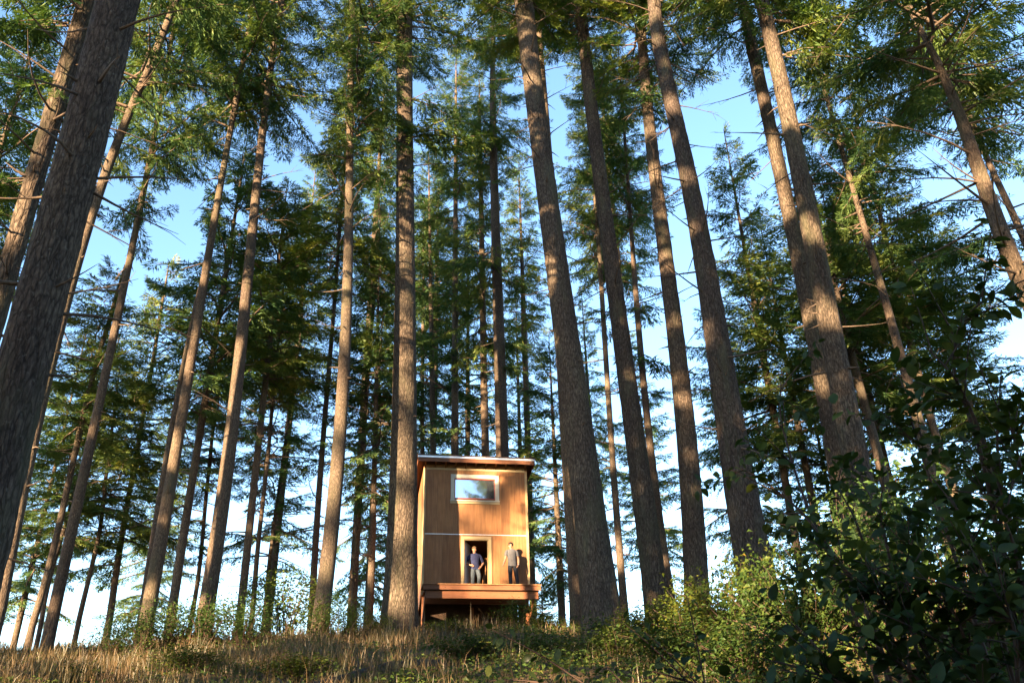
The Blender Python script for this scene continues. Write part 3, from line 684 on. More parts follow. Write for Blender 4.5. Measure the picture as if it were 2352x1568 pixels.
M_SHADEBOARD = plain_mat('shade_dark_boards', (0.06, 0.04, 0.03), 0.9, 0.1, 0.2)  # boards coloured near black for the deep shade under the floor
def glass_mat():
    m, t, o = new_mat('window_glass')
    g = N(t, 'ShaderNodeBsdfGlossy', i_Roughness=0.03); g.inputs['Color'].default_value = (0.95, 0.97, 1.0, 1)
    d = N(t, 'ShaderNodeBsdfPrincipled', i_Roughness=0.1); d.inputs['Base Color'].default_value = (0.05, 0.055, 0.06, 1)
    fr = N(t, 'ShaderNodeFresnel', i_IOR=1.6)
    ad = t.nodes.new('ShaderNodeMath'); ad.operation = 'ADD'; ad.inputs[1].default_value = 0.42; t.links.new(fr.outputs[0], ad.inputs[0])
    nz = N(t, 'ShaderNodeTexNoise', i_Scale=1.3, i_Detail=1.0); t.links.new(coords(t, 'Object'), nz.inputs['Vector'])
    bp = N(t, 'ShaderNodeBump', i_Strength=0.06, i_Distance=0.05); t.links.new(nz.outputs[0], bp.inputs['Height']); t.links.new(bp.outputs[0], g.inputs['Normal'])
    mx = N(t, 'ShaderNodeMixShader'); t.links.new(ad.outputs[0], mx.inputs[0]); t.links.new(d.outputs[0], mx.inputs[1]); t.links.new(g.outputs[0], mx.inputs[2])
    t.links.new(mx.outputs[0], o.inputs[0]); return m
M_GLASS = glass_mat()

CAB_O = np.array([-3.70, 32.39, 7.519]); CAB_YAW = rad(11)
cabin = link('cabin', None, loc=CAB_O); cabin.rotation_euler = (0, 0, CAB_YAW)
tag(cabin, 'two-storey plywood cabin raised on posts among the firs', 'cabin')
def cab_world(x, y, z):
    c, s = math.cos(CAB_YAW), math.sin(CAB_YAW)
    return np.array([CAB_O[0] + c * x - s * y, CAB_O[1] + s * x + c * y, CAB_O[2] + z])

def box(name, x0, x1, y0, y1, z0, z1, mat, parent=None, bevel=0.004, rot=None):
    """a bevelled board centred on its own origin"""
    cx, cy, cz = (x0 + x1) / 2, (y0 + y1) / 2, (z0 + z1) / 2
    bm = bmesh.new(); bmesh.ops.create_cube(bm, size=1)
    bmesh.ops.scale(bm, vec=(abs(x1 - x0), abs(y1 - y0), abs(z1 - z0)), verts=bm.verts)
    if bevel: bmesh.ops.bevel(bm, geom=bm.edges[:], offset=bevel, segments=1, affect='EDGES')
    me = bpy.data.meshes.new(name); bm.to_mesh(me); bm.free(); me.materials.append(mat)
    par = parent if parent is not None else cabin
    o = link(name, me, par)
    base = Vector((cx, cy, cz))
    if par is not cabin: base = base - Vector(par.get('_o', (0, 0, 0)))
    o.location = base; o['_o'] = (cx, cy, cz)
    if rot: o.rotation_euler = rot
    return o

def beam(name, p, q, w, h, mat, parent=None):
    """straight timber from p to q (cabin coordinates)"""
    p, q = Vector(p), Vector(q); L = (q - p).length
    bm = bmesh.new(); bmesh.ops.create_cube(bm, size=1); bmesh.ops.scale(bm, vec=(w, h, L), verts=bm.verts)
    bmesh.ops.bevel(bm, geom=bm.edges[:], offset=0.004, segments=1, affect='EDGES')
    me = bpy.data.meshes.new(name); bm.to_mesh(me); bm.free(); me.materials.append(mat)
    o = link(name, me, parent or cabin); o.location = (p + q) / 2; o.rotation_euler = (q - p).to_track_quat('Z', 'Y').to_euler()
    return o

def slab(name, poly, axis, t0, t1, mat, parent=None):
    """extrude a 2D polygon: axis 'x' -> poly in (y, z) between x = t0..t1"""
    n = len(poly)
    def mk(a, t): return (t, a[0], a[1]) if axis == 'x' else (a[0], t, a[1])
    V = [mk(a, t0) for a in poly] + [mk(a, t1) for a in poly]
    Fc = [tuple(range(n)), tuple(range(2 * n - 1, n - 1, -1))] + [(i, i + n, (i + 1) % n + n, (i + 1) % n) for i in range(n)]
    me = bpy.data.meshes.new(name); me.from_pydata(V, [], Fc); me.materials.append(mat)
    bm = bmesh.new(); bm.from_mesh(me); bmesh.ops.recalc_face_normals(bm, faces=bm.faces); bm.to_mesh(me); bm.free()
    return link(name, me, parent or cabin)

CW, CD, ZT, ZB = 4.25, 3.7, 4.64, 2.0                # width, depth, wall top, belly seam (z = 0 near the deck)
DECK = -0.12
rngc = random.Random(4)
wx0, wx1, wz0, wz1 = 1.10, 3.07, 3.33, 4.44           # outer edge of the window casing
gx0, gx1, gz0, gz1 = 1.265, 2.90, 3.44, 4.27          # glass opening
dx0, dx1, dz1 = 1.655, 2.61, 1.80                     # door opening
# siding strips of uneven width: upper and lower course
def strips(fixed, lo, hi):
    xs = [lo]
    while xs[-1] < hi - 0.34: xs.append(xs[-1] + rngc.uniform(0.2, 0.46))
    xs = [x for x in xs if all(abs(x - f) > 0.1 for f in fixed)] + list(fixed) + [hi]
    return sorted(set(xs))
SW = 0.004
xs = strips((gx0 - 0.06, gx1 + 0.06), 0.10, CW - 0.10)
for a, b in zip(xs[:-1], xs[1:]):
    y = -rngc.uniform(0.0, 0.006)
    if a >= gx0 - 0.07 and b <= gx1 + 0.07:
        box('siding_panel', a + SW / 2, b - SW / 2, y, y + 0.02, ZB + 0.012, gz0 - 0.05, M_SIDING, bevel=0.002)
        box('siding_panel', a + SW / 2, b - SW / 2, y, y + 0.02, gz1 + 0.05, ZT, M_SIDING, bevel=0.002)
    else:
        box('siding_panel', a + SW / 2, b - SW / 2, y, y + 0.02, ZB + 0.012, ZT, M_SIDING, bevel=0.002)
xs = strips((dx0 - 0.03, dx1 + 0.03), 0.10, CW - 0.10)
for a, b in zip(xs[:-1], xs[1:]):
    y = -rngc.uniform(0.0, 0.006)
    if a >= dx0 - 0.04 and b <= dx1 + 0.04:
        box('siding_panel', a + SW / 2, b - SW / 2, y, y + 0.02, dz1 + 0.03, ZB - 0.012, M_SIDING, bevel=0.002)
    else:
        box('siding_panel', a + SW / 2, b - SW / 2, y, y + 0.02, -0.30, ZB - 0.012, M_SIDING, bevel=0.002)
tag(box('seam_flashing', 0.10, CW - 0.10, -0.014, 0.012, ZB - 0.011, ZB + 0.011, M_FLASH, bevel=0.001), 'thin white metal strip between the two plywood courses')
for x in (0.0, CW - 0.10):
    box('corner_trim', x, x + 0.098, -0.024, 0.02, -0.32, ZT + 0.02, M_TRIM)
box('frieze_board', 0.10, CW - 0.10, -0.028, -0.008, ZT - 0.03, ZT + 0.05, M_TRIMX)
# inner wall of sheathing behind the siding, with the two openings
def sheath(x0, x1, z0, z1): box('inner_wall', x0, x1, 0.022, 0.11, z0, z1, M_INNER, bevel=0)
sheath(0.02, dx0 - 0.002, -0.3, ZB); sheath(dx1 + 0.002, CW - 0.02, -0.3, ZB); sheath(dx0, dx1, dz1 + 0.002, ZB - 0.002)
sheath(0.02, gx0 - 0.004, ZB + 0.002, ZT); sheath(gx1 + 0.004, CW - 0.02, ZB + 0.002, ZT); sheath(gx0, gx1, ZB + 0.002, gz0 - 0.004); sheath(gx0, gx1, gz1 + 0.004, ZT)
# window: casing boards, sill, red sash, glass
win = tag(box('window', gx0 + 0.0, gx1 - 0.0, 0.01, 0.016, gz0, gz1, M_GLASS, bevel=0), 'wide window reflecting the bright sky')
cas = 0.16
for nm, a in (('casing', (wx0, wx1, gz1 + 0.012, wz1)), ('casing', (wx0, gx0 - 0.012, wz0 + 0.05, gz1 + 0.01)), ('casing', (gx1 + 0.012, wx1, wz0 + 0.05, gz1 + 0.01))):
    box(nm, a[0], a[1], -0.045, -0.008, a[2], a[3], M_WHITE, win)
    box('casing_bead', a[0] + 0.03, a[1] - 0.03, -0.056, -0.046, a[2] + 0.03, a[3] - 0.03, M_WHITE, win, bevel=0.003)
box('sill', wx0 - 0.02, wx1 + 0.02, -0.075, -0.008, wz0 - 0.0, wz0 + 0.048, M_WHITE, win)
box('apron', wx0 - 0.02, wx1 + 0.02, -0.04, -0.008, wz0 - 0.10, wz0 - 0.004, M_TRIMX, win)
for a in ((gx0 - 0.01, gx1 + 0.01, gz1 - 0.035, gz1 + 0.01), (gx0 - 0.01, gx1 + 0.01, gz0 - 0.01, gz0 + 0.03), (gx0 - 0.01, gx0 + 0.022, gz0 + 0.031, gz1 - 0.036), (gx1 - 0.022, gx1 + 0.01, gz0 + 0.031, gz1 - 0.036)):
    box('sash', a[0], a[1], -0.018, 0.009, a[2], a[3], M_REDSASH, win)
# doorway
fr = tag(box('door_frame', dx0 - 0.125, dx1 + 0.125, -0.04, -0.006, dz1 + 0.004, dz1 + 0.125, M_TRIMX), 'pale pine casing around the open doorway')
box('jamb_board', dx0 - 0.125, dx0 - 0.002, -0.04, -0.006, DECK + 0.01, dz1 + 0.002, M_TRIM, fr)
box('jamb_board', dx1 + 0.002, dx1 + 0.125, -0.04, -0.006, DECK + 0.01, dz1 + 0.002, M_TRIM, fr)
box('jamb_lining', dx0 + 0.002, dx0 + 0.022, -0.005, 0.12, DECK + 0.01, dz1 - 0.024, M_TRIM, fr)
box('jamb_lining', dx1 - 0.022, dx1 - 0.002, -0.005, 0.12, DECK + 0.01, dz1 - 0.024, M_TRIM, fr)
box('jamb_lining', dx0 + 0.002, dx1 - 0.002, -0.005, 0.12, dz1 - 0.022, dz1 - 0.002, M_TRIMX, fr)
ang = rad(68)
door = box('door', 0, 0.88, 0, 0.04, DECK + 0.03, dz1 - 0.03, M_DOOR); door['label'] = 'pale grey door swung open into the dark room'
hx, hy = dx0 + 0.03, 0.13
door.location = (hx + 0.44 * math.cos(ang), hy + 0.44 * math.sin(ang), (DECK + dz1) / 2); door.rotation_euler = (0, 0, ang); door['_o'] = (0.44, 0.02, (DECK + dz1) / 2)
hd = box('door_handle', 0.36 + 0.42, 0.36 + 0.50, -0.05, -0.005, 0.83, 0.87, M_STEEL, door)
box('door_edge', 0.875, 0.882, 0.0, 0.04, DECK + 0.04, dz1 - 0.04, M_WHITE, door)
# side and back walls, floors
def roof_z(y): return 4.94 - 0.155 * y                # underside of the roof deck falls towards the back
for k in range(3):
    y0 = 0.024 + k * CD / 3; y1 = (k + 1) * CD / 3 - 0.004
    slab('side_panel', [(y0, -0.30 - 0.42 * y0), (y1, -0.30 - 0.42 * y1), (y1, roof_z(y1) - 0.16), (y0, roof_z(y0) - 0.16)], 'x', 0.0, 0.02, M_SIDING)
    slab('side_panel', [(y0, -0.30), (y1, -0.30), (y1, roof_z(y1) - 0.16), (y0, roof_z(y0) - 0.16)], 'x', CW - 0.02, CW, M_SIDING)
slab('inner_wall', [(0.12, -0.2), (CD - 0.1, -0.2), (CD - 0.1, roof_z(CD) - 0.18), (0.12, roof_z(0.12) - 0.18)], 'x', 0.03, 0.10, M_INNER)
slab('inner_wall', [(0.12, -0.2), (CD - 0.1, -0.2), (CD - 0.1, roof_z(CD) - 0.18), (0.12, roof_z(0.12) - 0.18)], 'x', CW - 0.10, CW - 0.03, M_INNER)
box('back_wall', 0.02, CW - 0.02, CD - 0.08, CD, -0.3, roof_z(CD) - 0.17, M_SIDING)
box('floor', 0.03, CW - 0.03, 0.115, CD - 0.09, -0.24, DECK - 0.002, M_DECK, bevel=0)
box('loft_floor', 0.105, CW - 0.105, 0.115, CD - 0.09, ZB - 0.09, ZB + 0.06, M_INNER, bevel=0)
lean = beam('leaning_plank', (2.50, 0.62, DECK + 0.35), (2.66, 0.70, 1.25), 0.17, 0.03, M_SIDING)
# roof: rafters, deck, fascia, flashing, roofing
OH, SO = 0.36, 0.27
for k in range(11):
    x = 0.06 + k * (CW - 0.12) / 10
    beam('rafter', (x, -OH + 0.045, roof_z(-OH) - 0.075), (x, CD + 0.25, roof_z(CD + 0.25) - 0.075), 0.04, 0.13, M_RAFT)
for k in range(1, 11):
    x0 = 0.06 + (k - 1) * (CW - 0.12) / 10 + 0.024; x1 = 0.06 + k * (CW - 0.12) / 10 - 0.024
    box('rafter_block', x0, x1, 0.03, 0.07, ZT + 0.055, roof_z(0.05) - 0.012, M_INNER, bevel=0)
slab('roof_deck', [(-OH, roof_z(-OH)), (CD + 0.3, roof_z(CD + 0.3)), (CD + 0.3, roof_z(CD + 0.3) + 0.025), (-OH, roof_z(-OH) + 0.025)], 'x', -SO, CW + SO, M_BEAM)
for x in (-SO, CW + SO - 0.04):
    slab('barge_board', [(-OH + 0.002, roof_z(-OH) - 0.16), (CD + 0.28, roof_z(CD + 0.28) - 0.16), (CD + 0.28, roof_z(CD + 0.28) - 0.004), (-OH + 0.002, roof_z(-OH) - 0.004)], 'x', x, x + 0.04, M_BEAM)
box('fascia', -SO - 0.01, CW + SO + 0.01, -OH - 0.042, -OH - 0.002, roof_z(-OH) - 0.165, roof_z(-OH) - 0.004, M_BEAM)
fl = tag(box('roof_flashing', -SO - 0.015, CW + SO + 0.015, -OH - 0.052, -OH - 0.003, roof_z(-OH) - 0.001, roof_z(-OH) + 0.072, M_FLASH, bevel=0.002), 'bright metal strip along the roof edge')
slab('roofing', [(-OH - 0.06, roof_z(-OH - 0.06) + 0.082), (CD + 0.33, roof_z(CD + 0.33) + 0.03), (CD + 0.33, roof_z(CD + 0.33) + 0.06), (-OH - 0.06, roof_z(-OH - 0.06) + 0.112)], 'x', -SO - 0.04, CW + SO + 0.04, M_ROOF)
# deck: planks, rim joist, lower beam, joists, posts, braces, skirting
DY = -1.18
nb = 30; bw = (CW + 0.20) / nb
for k in range(nb):
    x0 = -0.02 + k * bw
    box('deck_plank', x0 + 0.003, x0 + bw - 0.003, DY - 0.05 - rngc.uniform(0, 0.02), -0.045, DECK - 0.032, DECK, M_DECK, bevel=0.003)
box('rim_joist', 0.0, CW + 0.16, DY, DY + 0.04, DECK - 0.21, DECK - 0.035, M_BEAM)
box('front_beam', 0.10, CW + 0.08, DY + 0.13, DY + 0.19, DECK - 0.50, DECK - 0.226, M_BEAM)
box('gap_shade_board', 0.06, CW + 0.10, DY + 0.20, DY + 0.22, DECK - 0.30, DECK - 0.035, M_SHADEBOARD, bevel=0)  # added dark board that keeps the gap under the rim joist dark
for k in range(8):
    x = 0.03 + k * (CW + 0.05) / 7
    box('deck_joist', x, x + 0.04, DY + 0.225, 3.4, DECK - 0.225, DECK - 0.125 - 0.12, M_RAFT, bevel=0)
for y in (0.15, 3.3):
    box('girder', 0.06, CW - 0.04, y, y + 0.09, DECK - 0.50, DECK - 0.235, M_BEAM)
def gz_cab(x, y):
    P = cab_world(x, y, 0); return float(ground_z(P[0], P[1])) - CAB_O[2]
for x, y in ((0.06, 0.14), (2.05, 0.95), (CW - 0.16, 0.14), (0.06, 3.28), (2.05, 3.28), (CW - 0.16, 3.28)):
    box('post', x, x + 0.115, y, y + 0.115, gz_cab(x, y) - 0.2, DECK - 0.505, M_POST)
for x in (0.10, CW - 0.06):
    beam('knee_brace', (x, DY + 0.24, DECK - 0.40), (x, 0.12, DECK - 1.12), 0.04, 0.13, M_POST)
beam('cross_brace', (1.15, 0.55, -1.28), (2.7, 0.55, -1.66), 0.04, 0.12, M_BEAM)
beam('cross_brace', (1.0, 0.65, -1.95), (3.1, 0.65, -1.36), 0.04, 0.12, M_BEAM)
gb = min(gz_cab(0, 0), gz_cab(CW, 0), gz_cab(0, 3.4), gz_cab(CW, 3.4)) - 0.2
box('skirting', 0.22, CW - 0.23, 1.5, 1.54, gb, DECK - 0.25, M_SHADEBOARD)
slab('skirting', [(0.2, DECK - 0.25), (1.49, DECK - 0.25), (1.49, gb), (0.9, gb)], 'x', CW - 0.22, CW - 0.19, M_SHADEBOARD)
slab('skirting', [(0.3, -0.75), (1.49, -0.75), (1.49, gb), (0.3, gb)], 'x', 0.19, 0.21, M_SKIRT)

# ------------------------------------------------------------------ the two people on the deck
M_SKIN = plain_mat('skin', (0.34, 0.19, 0.13), 0.6, 0.3, 0.05)
M_NAVY = plain_mat('navy_cotton', (0.022, 0.028, 0.075), 0.85, 0.2, 0.25, 12)
M_JEANS = plain_mat('faded_denim', (0.075, 0.095, 0.12), 0.85, 0.2, 0.25, 10)
M_GREYT = plain_mat('grey_jersey', (0.095, 0.096, 0.108), 0.85, 0.2, 0.12, 12)
M_BLACKJ = plain_mat('black_denim', (0.014, 0.016, 0.024), 0.8, 0.2, 0.2)
M_HAIRB = plain_mat('brown_hair', (0.13, 0.085, 0.045), 0.6, 0.4, 0.3, 40)
M_HAIRK = plain_mat('black_hair', (0.012, 0.01, 0.009), 0.5, 0.4, 0.3, 40)
M_SHOE = plain_mat('dark_shoe', (0.03, 0.025, 0.02), 0.6, 0.3)
M_LENS = plain_mat('dark_lens', (0.01, 0.01, 0.012), 0.2, 0.6)
M_WATCH = plain_mat('pale_watch', (0.6, 0.62, 0.64), 0.3, 0.5, 0.05, 8, 0.6)

def skinned(name, nodes, chains, mat, parent, sub=2):
    """nodes: {id: (x, y, z, radius)}; chains: lists of ids; the first id of the first chain is the root"""
    ids = list(nodes); ix = {k: i for i, k in enumerate(ids)}
    E_ = set()
    for c in chains:
        for a, b in zip(c[:-1], c[1:]): E_.add((ix[a], ix[b]))
    me = bpy.data.meshes.new(name + '_graph'); me.from_pydata([nodes[k][:3] for k in ids], list(E_), [])
    ob = bpy.data.objects.new(name + '_graph', me); COL.objects.link(ob)
    sk = ob.modifiers.new('skin', 'SKIN'); sk.branch_smoothing = 0.6
    if not me.skin_vertices: me.skin_vertices.new()
    for i, k in enumerate(ids):
        r = nodes[k][3] * 1.14; me.skin_vertices[0].data[i].radius = (r, r)
        me.skin_vertices[0].data[i].use_root = (k == chains[0][0])
    sb = ob.modifiers.new('sub', 'SUBSURF'); sb.levels = sub; sb.render_levels = sub
    dg = bpy.context.evaluated_depsgraph_get(); dg.update()
    m2 = bpy.data.meshes.new_from_object(ob.evaluated_get(dg)); m2.name = name
    bpy.data.objects.remove(ob); bpy.data.meshes.remove(me)
    m2.materials.clear(); m2.materials.append(mat)
    for p in m2.polygons: p.use_smooth = True
    return link(name, m2, parent)

def hand_nodes(nd, ch, tagk, wrist, d, side):
    """palm and five bent fingers growing from node `wrist` towards d; side: thumb side vector"""
    w = np.array(nd[wrist][:3]); d = np.array(d, float); d /= np.linalg.norm(d); sd = np.array(side, float); sd -= d * (sd @ d); sd /= np.linalg.norm(sd)
    nn = np.cross(d, sd)
    pm = tagk + 'palm'; nd[pm] = (*(w + d * 0.055), 0.034); kn = tagk + 'kn'; nd[kn] = (*(w + d * 0.09), 0.032)
    ch.append([wrist, pm, kn])
    for k, (o, l) in enumerate(((0.027, 0.068), (0.009, 0.078), (-0.009, 0.072), (-0.026, 0.055))):
        a = w + d * 0.095 + sd * o; ids = []
        for j, (f, bend) in enumerate(((0.25, 0.0), (0.65, 0.18), (1.0, 0.5))):
            i = f'{tagk}f{k}{j}'; nd[i] = (*(a + d * l * f * (1 - 0.25 * bend) + nn * l * bend * 0.6 + sd * o * 0.25 * f), 0.0095 - 0.001 * j); ids.append(i)
        ch.append([kn] + ids)
    a = w + d * 0.035 + sd * 0.03
    nd[tagk + 't0'] = (*(a + sd * 0.012 + d * 0.01), 0.012); nd[tagk + 't1'] = (*(a + sd * 0.026 + d * 0.04), 0.010); nd[tagk + 't2'] = (*(a + sd * 0.028 + d * 0.066 + nn * 0.008), 0.008)
    ch.append([pm, tagk + 't0', tagk + 't1', tagk + 't2'])

def person(label, loc, yaw, J, turn, shirt_mat, leg_mat, hair_mat, sleeve, glasses):
    root = link('person', None, loc=loc); root.rotation_euler = (0, 0, yaw); tag(root, label, 'person', 'people on the cabin deck')
    nd = {}; ch = []
    P = {k: np.array(v, float) for k, v in J.items()}
    hc = P['head']
    def hl(x, y, z):                       # head-local offset turned about z (turn < 0 looks to picture left)
        c, s = math.cos(turn), math.sin(turn); return hc + np.array([c * x - s * y, s * x + c * y, z])
    nd['pelvis'] = (*P['pelvis'], 0.10); nd['waist'] = (*(P['pelvis'] * 0.55 + P['chest'] * 0.45), 0.095); nd['chest'] = (*P['chest'], 0.10)
    nd['neck0'] = (*(P['chest'] + np.array([0, 0.01, 0.17])), 0.05); nd['neck1'] = (*hl(0, 0.02, -0.12), 0.046)
    nd['jaw'] = (*hl(0, -0.015, -0.055), 0.074); nd['skull'] = (*hl(0, 0.008, 0.03), 0.09); nd['top'] = (*hl(0, 0.01, 0.085), 0.06)
    nd['nose'] = (*hl(0, -0.098, -0.012), 0.011); nd['nosebase'] = (*hl(0, -0.075, -0.005), 0.02)
    ch += [['pelvis', 'waist', 'chest', 'neck0', 'neck1', 'jaw', 'skull', 'top'], ['skull', 'nosebase', 'nose']]
    for s_, sg in (('l', -1), ('r', 1)):
        nd['ear' + s_] = (*hl(sg * 0.082, 0.012, -0.005), 0.016); ch.append(['skull', 'ear' + s_])
        nd['sh' + s_] = (*P['sh' + s_], 0.05); nd['el' + s_] = (*P['el' + s_], 0.043); nd['wr' + s_] = (*P['wr' + s_], 0.028)
        nd['ua' + s_] = (*(P['sh' + s_] * 0.5 + P['el' + s_] * 0.5), 0.05); nd['fa' + s_] = (*(P['el' + s_] * 0.6 + P['wr' + s_] * 0.4), 0.041)
        ch.append(['chest', 'sh' + s_, 'ua' + s_, 'el' + s_, 'fa' + s_, 'wr' + s_])
        hand_nodes(nd, ch, 'h' + s_, 'wr' + s_, P['hd' + s_], P['ht' + s_])
        nd['hip' + s_] = (*P['hip' + s_], 0.088); nd['kn' + s_] = (*P['kn' + s_], 0.058); nd['an' + s_] = (*P['an' + s_], 0.04)
        nd['th' + s_] = (*(P['hip' + s_] * 0.5 + P['kn' + s_] * 0.5), 0.078); nd['ca' + s_] = (*(P['kn' + s_] * 0.62 + P['an' + s_] * 0.38), 0.055)
        ch.append(['pelvis', 'hip' + s_, 'th' + s_, 'kn' + s_, 'ca' + s_, 'an' + s_])
        f = P['an' + s_] + np.array([0, -0.14, -0.05]); nd['toe' + s_] = (*f, 0.03); ch.append(['an' + s_, 'toe' + s_])
    skinned('body', nd, ch, M_SKIN, root)
    # shirt: lofted body with sleeves
    S = Soup(); ck = P['chest']; pe = P['pelvis']; rg = np.random.default_rng(int(abs(loc[0]) * 100))
    top_ = ck[2] + 0.195
    lv = [(pe[2] - 0.10, 0.178, 0.128, 0), (pe[2] - 0.02, 0.176, 0.128, 0), (pe[2] + 0.08, 0.166, 0.12, 0.25), (pe[2] + 0.17, 0.164, 0.116, 0.5), (ck[2] - 0.08, 0.178, 0.12, 0.8), (ck[2] + 0.02, 0.192, 0.122, 1), (ck[2] + 0.09, 0.196, 0.112, 1), (ck[2] + 0.135, 0.19, 0.095, 1), (ck[2] + 0.168, 0.14, 0.08, 1), (top_, 0.068, 0.064, 1), (top_ + 0.012, 0.058, 0.056, 1)]
    kk = 24; an = np.linspace(0, 6.2832, kk, endpoint=False); VV = []
    for z, rx, ry, f in lv:
        c = pe * (1 - f) + ck * f
        wr = 1 + 0.025 * np.sin(an * 3 + z * 31) * (f < 1) + rg.normal(0, 0.008, kk)
        VV.append(np.stack([c[0] + rx * np.cos(an) * wr, c[1] + ry * np.sin(an) * wr, np.full(kk, z) + 0.008 * np.sin(an * 2 + 1) * (f == 0)], -1))
    VV = np.concatenate(VV); i = np.arange(len(lv) - 1)[:, None] * kk; j = np.arange(kk)[None]; j2 = (j + 1) % kk
    S.add(VV, np.stack([i + j, i + j2, i + kk + j2, i + kk + j], -1).reshape(-1, 4))
    for s_ in 'lr':
        A0 = P['sh' + s_] * 0.45 + np.array([ck[0], ck[1], P['sh' + s_][2] + 0.0]) * 0.55; E0 = P['el' + s_]
        if sleeve <= 1: pts_ = [A0, P['sh' + s_], P['sh' + s_] + (E0 - P['sh' + s_]) * sleeve * 0.5, P['sh' + s_] + (E0 - P['sh' + s_]) * sleeve]; rr_ = [0.05, 0.072, 0.074, 0.073]
        else: pts_ = [A0, P['sh' + s_], (P['sh' + s_] + E0) / 2, E0, E0 + (P['wr' + s_] - E0) * (sleeve - 1)]; rr_ = [0.05, 0.07, 0.066, 0.064, 0.056]
        S.tube(np.array(pts_), np.array(rr_), 12, cap=False)
    sh_o = link('shirt', S.mesh('shirt', [shirt_mat]), root); sh_o.modifiers.new('sub', 'SUBSURF').render_levels = 1
    # trousers
    tn = {'p': (*(P['pelvis'] + np.array([0, 0, -0.01])), 0.128), 'w': (*(P['pelvis'] + np.array([0, 0, 0.08])), 0.115)}; tc = [['p', 'w']]
    for s_ in 'lr':
        tn['h' + s_] = (*(P['hip' + s_] - np.array([0, 0, 0.05])), 0.098); tn['t' + s_] = (*nd['th' + s_][:3], 0.092); tn['k' + s_] = (*P['kn' + s_], 0.072); tn['c' + s_] = (*nd['ca' + s_][:3], 0.068); tn['a' + s_] = (*(P['an' + s_] + np.array([0, 0, 0.02])), 0.06)
        tc.append(['p', 'h' + s_, 't' + s_, 'k' + s_, 'c' + s_, 'a' + s_])
        skinned('shoe', {'a': (*(P['an' + s_] + np.array([0, 0.03, -0.045])), 0.048), 'b': (*(P['an' + s_] + np.array([0, -0.08, -0.052])), 0.045), 'c': (*(P['an' + s_] + np.array([0, -0.17, -0.06])), 0.036)}, [['a', 'b', 'c']], M_SHOE, root)
    skinned('trousers', tn, tc, leg_mat, root)
    # hair: a cap over skull and nape
    bm = bmesh.new(); bmesh.ops.create_icosphere(bm, subdivisions=3, radius=1)
    rr = random.Random(3)
    for v in bm.verts:
        v.co *= 1 + rr.uniform(-0.04, 0.05)
        v.co = Vector((v.co.x * 0.097, v.co.y * 0.112 + 0.012, v.co.z * 0.098 + 0.046))
    kill = [v for v in bm.verts if v.co.z < 0.055 - 0.0 and v.co.y < 0.0 or v.co.z < -0.03 - 0 or (v.co.z < 0.02 and v.co.y < 0.03)]
    bmesh.ops.delete(bm, geom=kill, context='VERTS')
    me = bpy.data.meshes.new('hair'); bm.to_mesh(me); bm.free(); me.materials.append(hair_mat)
    for p in me.polygons: p.use_smooth = True
    h = link('hair', me, root, hc); h.rotation_euler = (0, 0, turn)
    md = h.modifiers.new('thick', 'SOLIDIFY'); md.thickness = 0.03
    for sg in (-1, 1):
        bm = bmesh.new(); bmesh.ops.create_uvsphere(bm, u_segments=8, v_segments=6, radius=1)
        rx, rz = (0.03, 0.02) if glasses else (0.012, 0.007)
        bmesh.ops.scale(bm, vec=(rx, 0.012, rz), verts=bm.verts)
        me = bpy.data.meshes.new('lens'); bm.to_mesh(me); bm.free(); me.materials.append(M_LENS)
        link('sunglass_lens' if glasses else 'eye', me, root, hl(sg * 0.033, -0.082 if glasses else -0.074, 0.012)).rotation_euler = (0, 0, turn)
    bm = bmesh.new(); bmesh.ops.create_uvsphere(bm, u_segments=8, v_segments=6, radius=1); bmesh.ops.scale(bm, vec=(0.022, 0.01, 0.006), verts=bm.verts)
    me = bpy.data.meshes.new('mouth'); bm.to_mesh(me); bm.free(); me.materials.append(M_REDSASH); link('mouth', me, root, hl(0, -0.078, -0.058)).rotation_euler = (0, 0, turn)
    return root, P

# in the doorway: hands on the waist, one leg stepping
p1 = cab_world(2.14, 0.36, DECK)
person('person in a navy shirt and grey jeans stepping out of the doorway', p1, CAB_YAW, dict(
    pelvis=(0.0, 0, 0.93), chest=(-0.01, 0.0, 1.27), head=(-0.035, -0.03, 1.60),
    shl=(-0.20, 0, 1.40), ell=(-0.39, 0.04, 1.12), wrl=(-0.22, -0.12, 0.98), hdl=(0.8, -0.2, -0.25), htl=(0, -0.3, 1),
    shr=(0.18, 0, 1.40), elr=(0.33, 0.06, 1.10), wrr=(0.24, -0.10, 0.96), hdr=(-0.5, -0.2, -0.6), htr=(-0.3, -0.6, 0.6),
    hipl=(-0.09, 0, 0.90), knl=(-0.10, -0.03, 0.50), anl=(-0.10, 0.0, 0.10),
    hipr=(0.09, 0, 0.90), knr=(0.14, -0.12, 0.52), anr=(0.15, 0.16, 0.16)), rad(12), M_NAVY, M_JEANS, M_HAIRB, 1.25, False)
p2 = cab_world(3.44, -0.52, DECK)
pr2, J2 = person('person in a grey t-shirt and black trousers looking aside on the deck', p2, CAB_YAW, dict(
    pelvis=(0.02, 0, 0.90), chest=(0.0, 0.0, 1.26), head=(-0.04, -0.02, 1.59),
    shl=(-0.19, 0, 1.39), ell=(-0.245, 0.0, 1.08), wrl=(-0.345, -0.14, 0.86), hdl=(-0.35, -0.4, -0.7), htl=(0.3, -0.9, 0.1),
    shr=(0.19, 0, 1.39), elr=(0.275, 0.05, 1.08), wrr=(0.255, -0.05, 0.86), hdr=(-0.35, -0.25, -0.7), htr=(-0.5, -0.8, 0.2),
    hipl=(-0.07, 0, 0.87), knl=(-0.07, -0.02, 0.48), anl=(-0.055, 0.0, 0.09),
    hipr=(0.11, 0, 0.87), knr=(0.17, -0.02, 0.48), anr=(0.22, 0.0, 0.09)), rad(-62), M_GREYT, M_BLACKJ, M_HAIRK, 0.62, True)
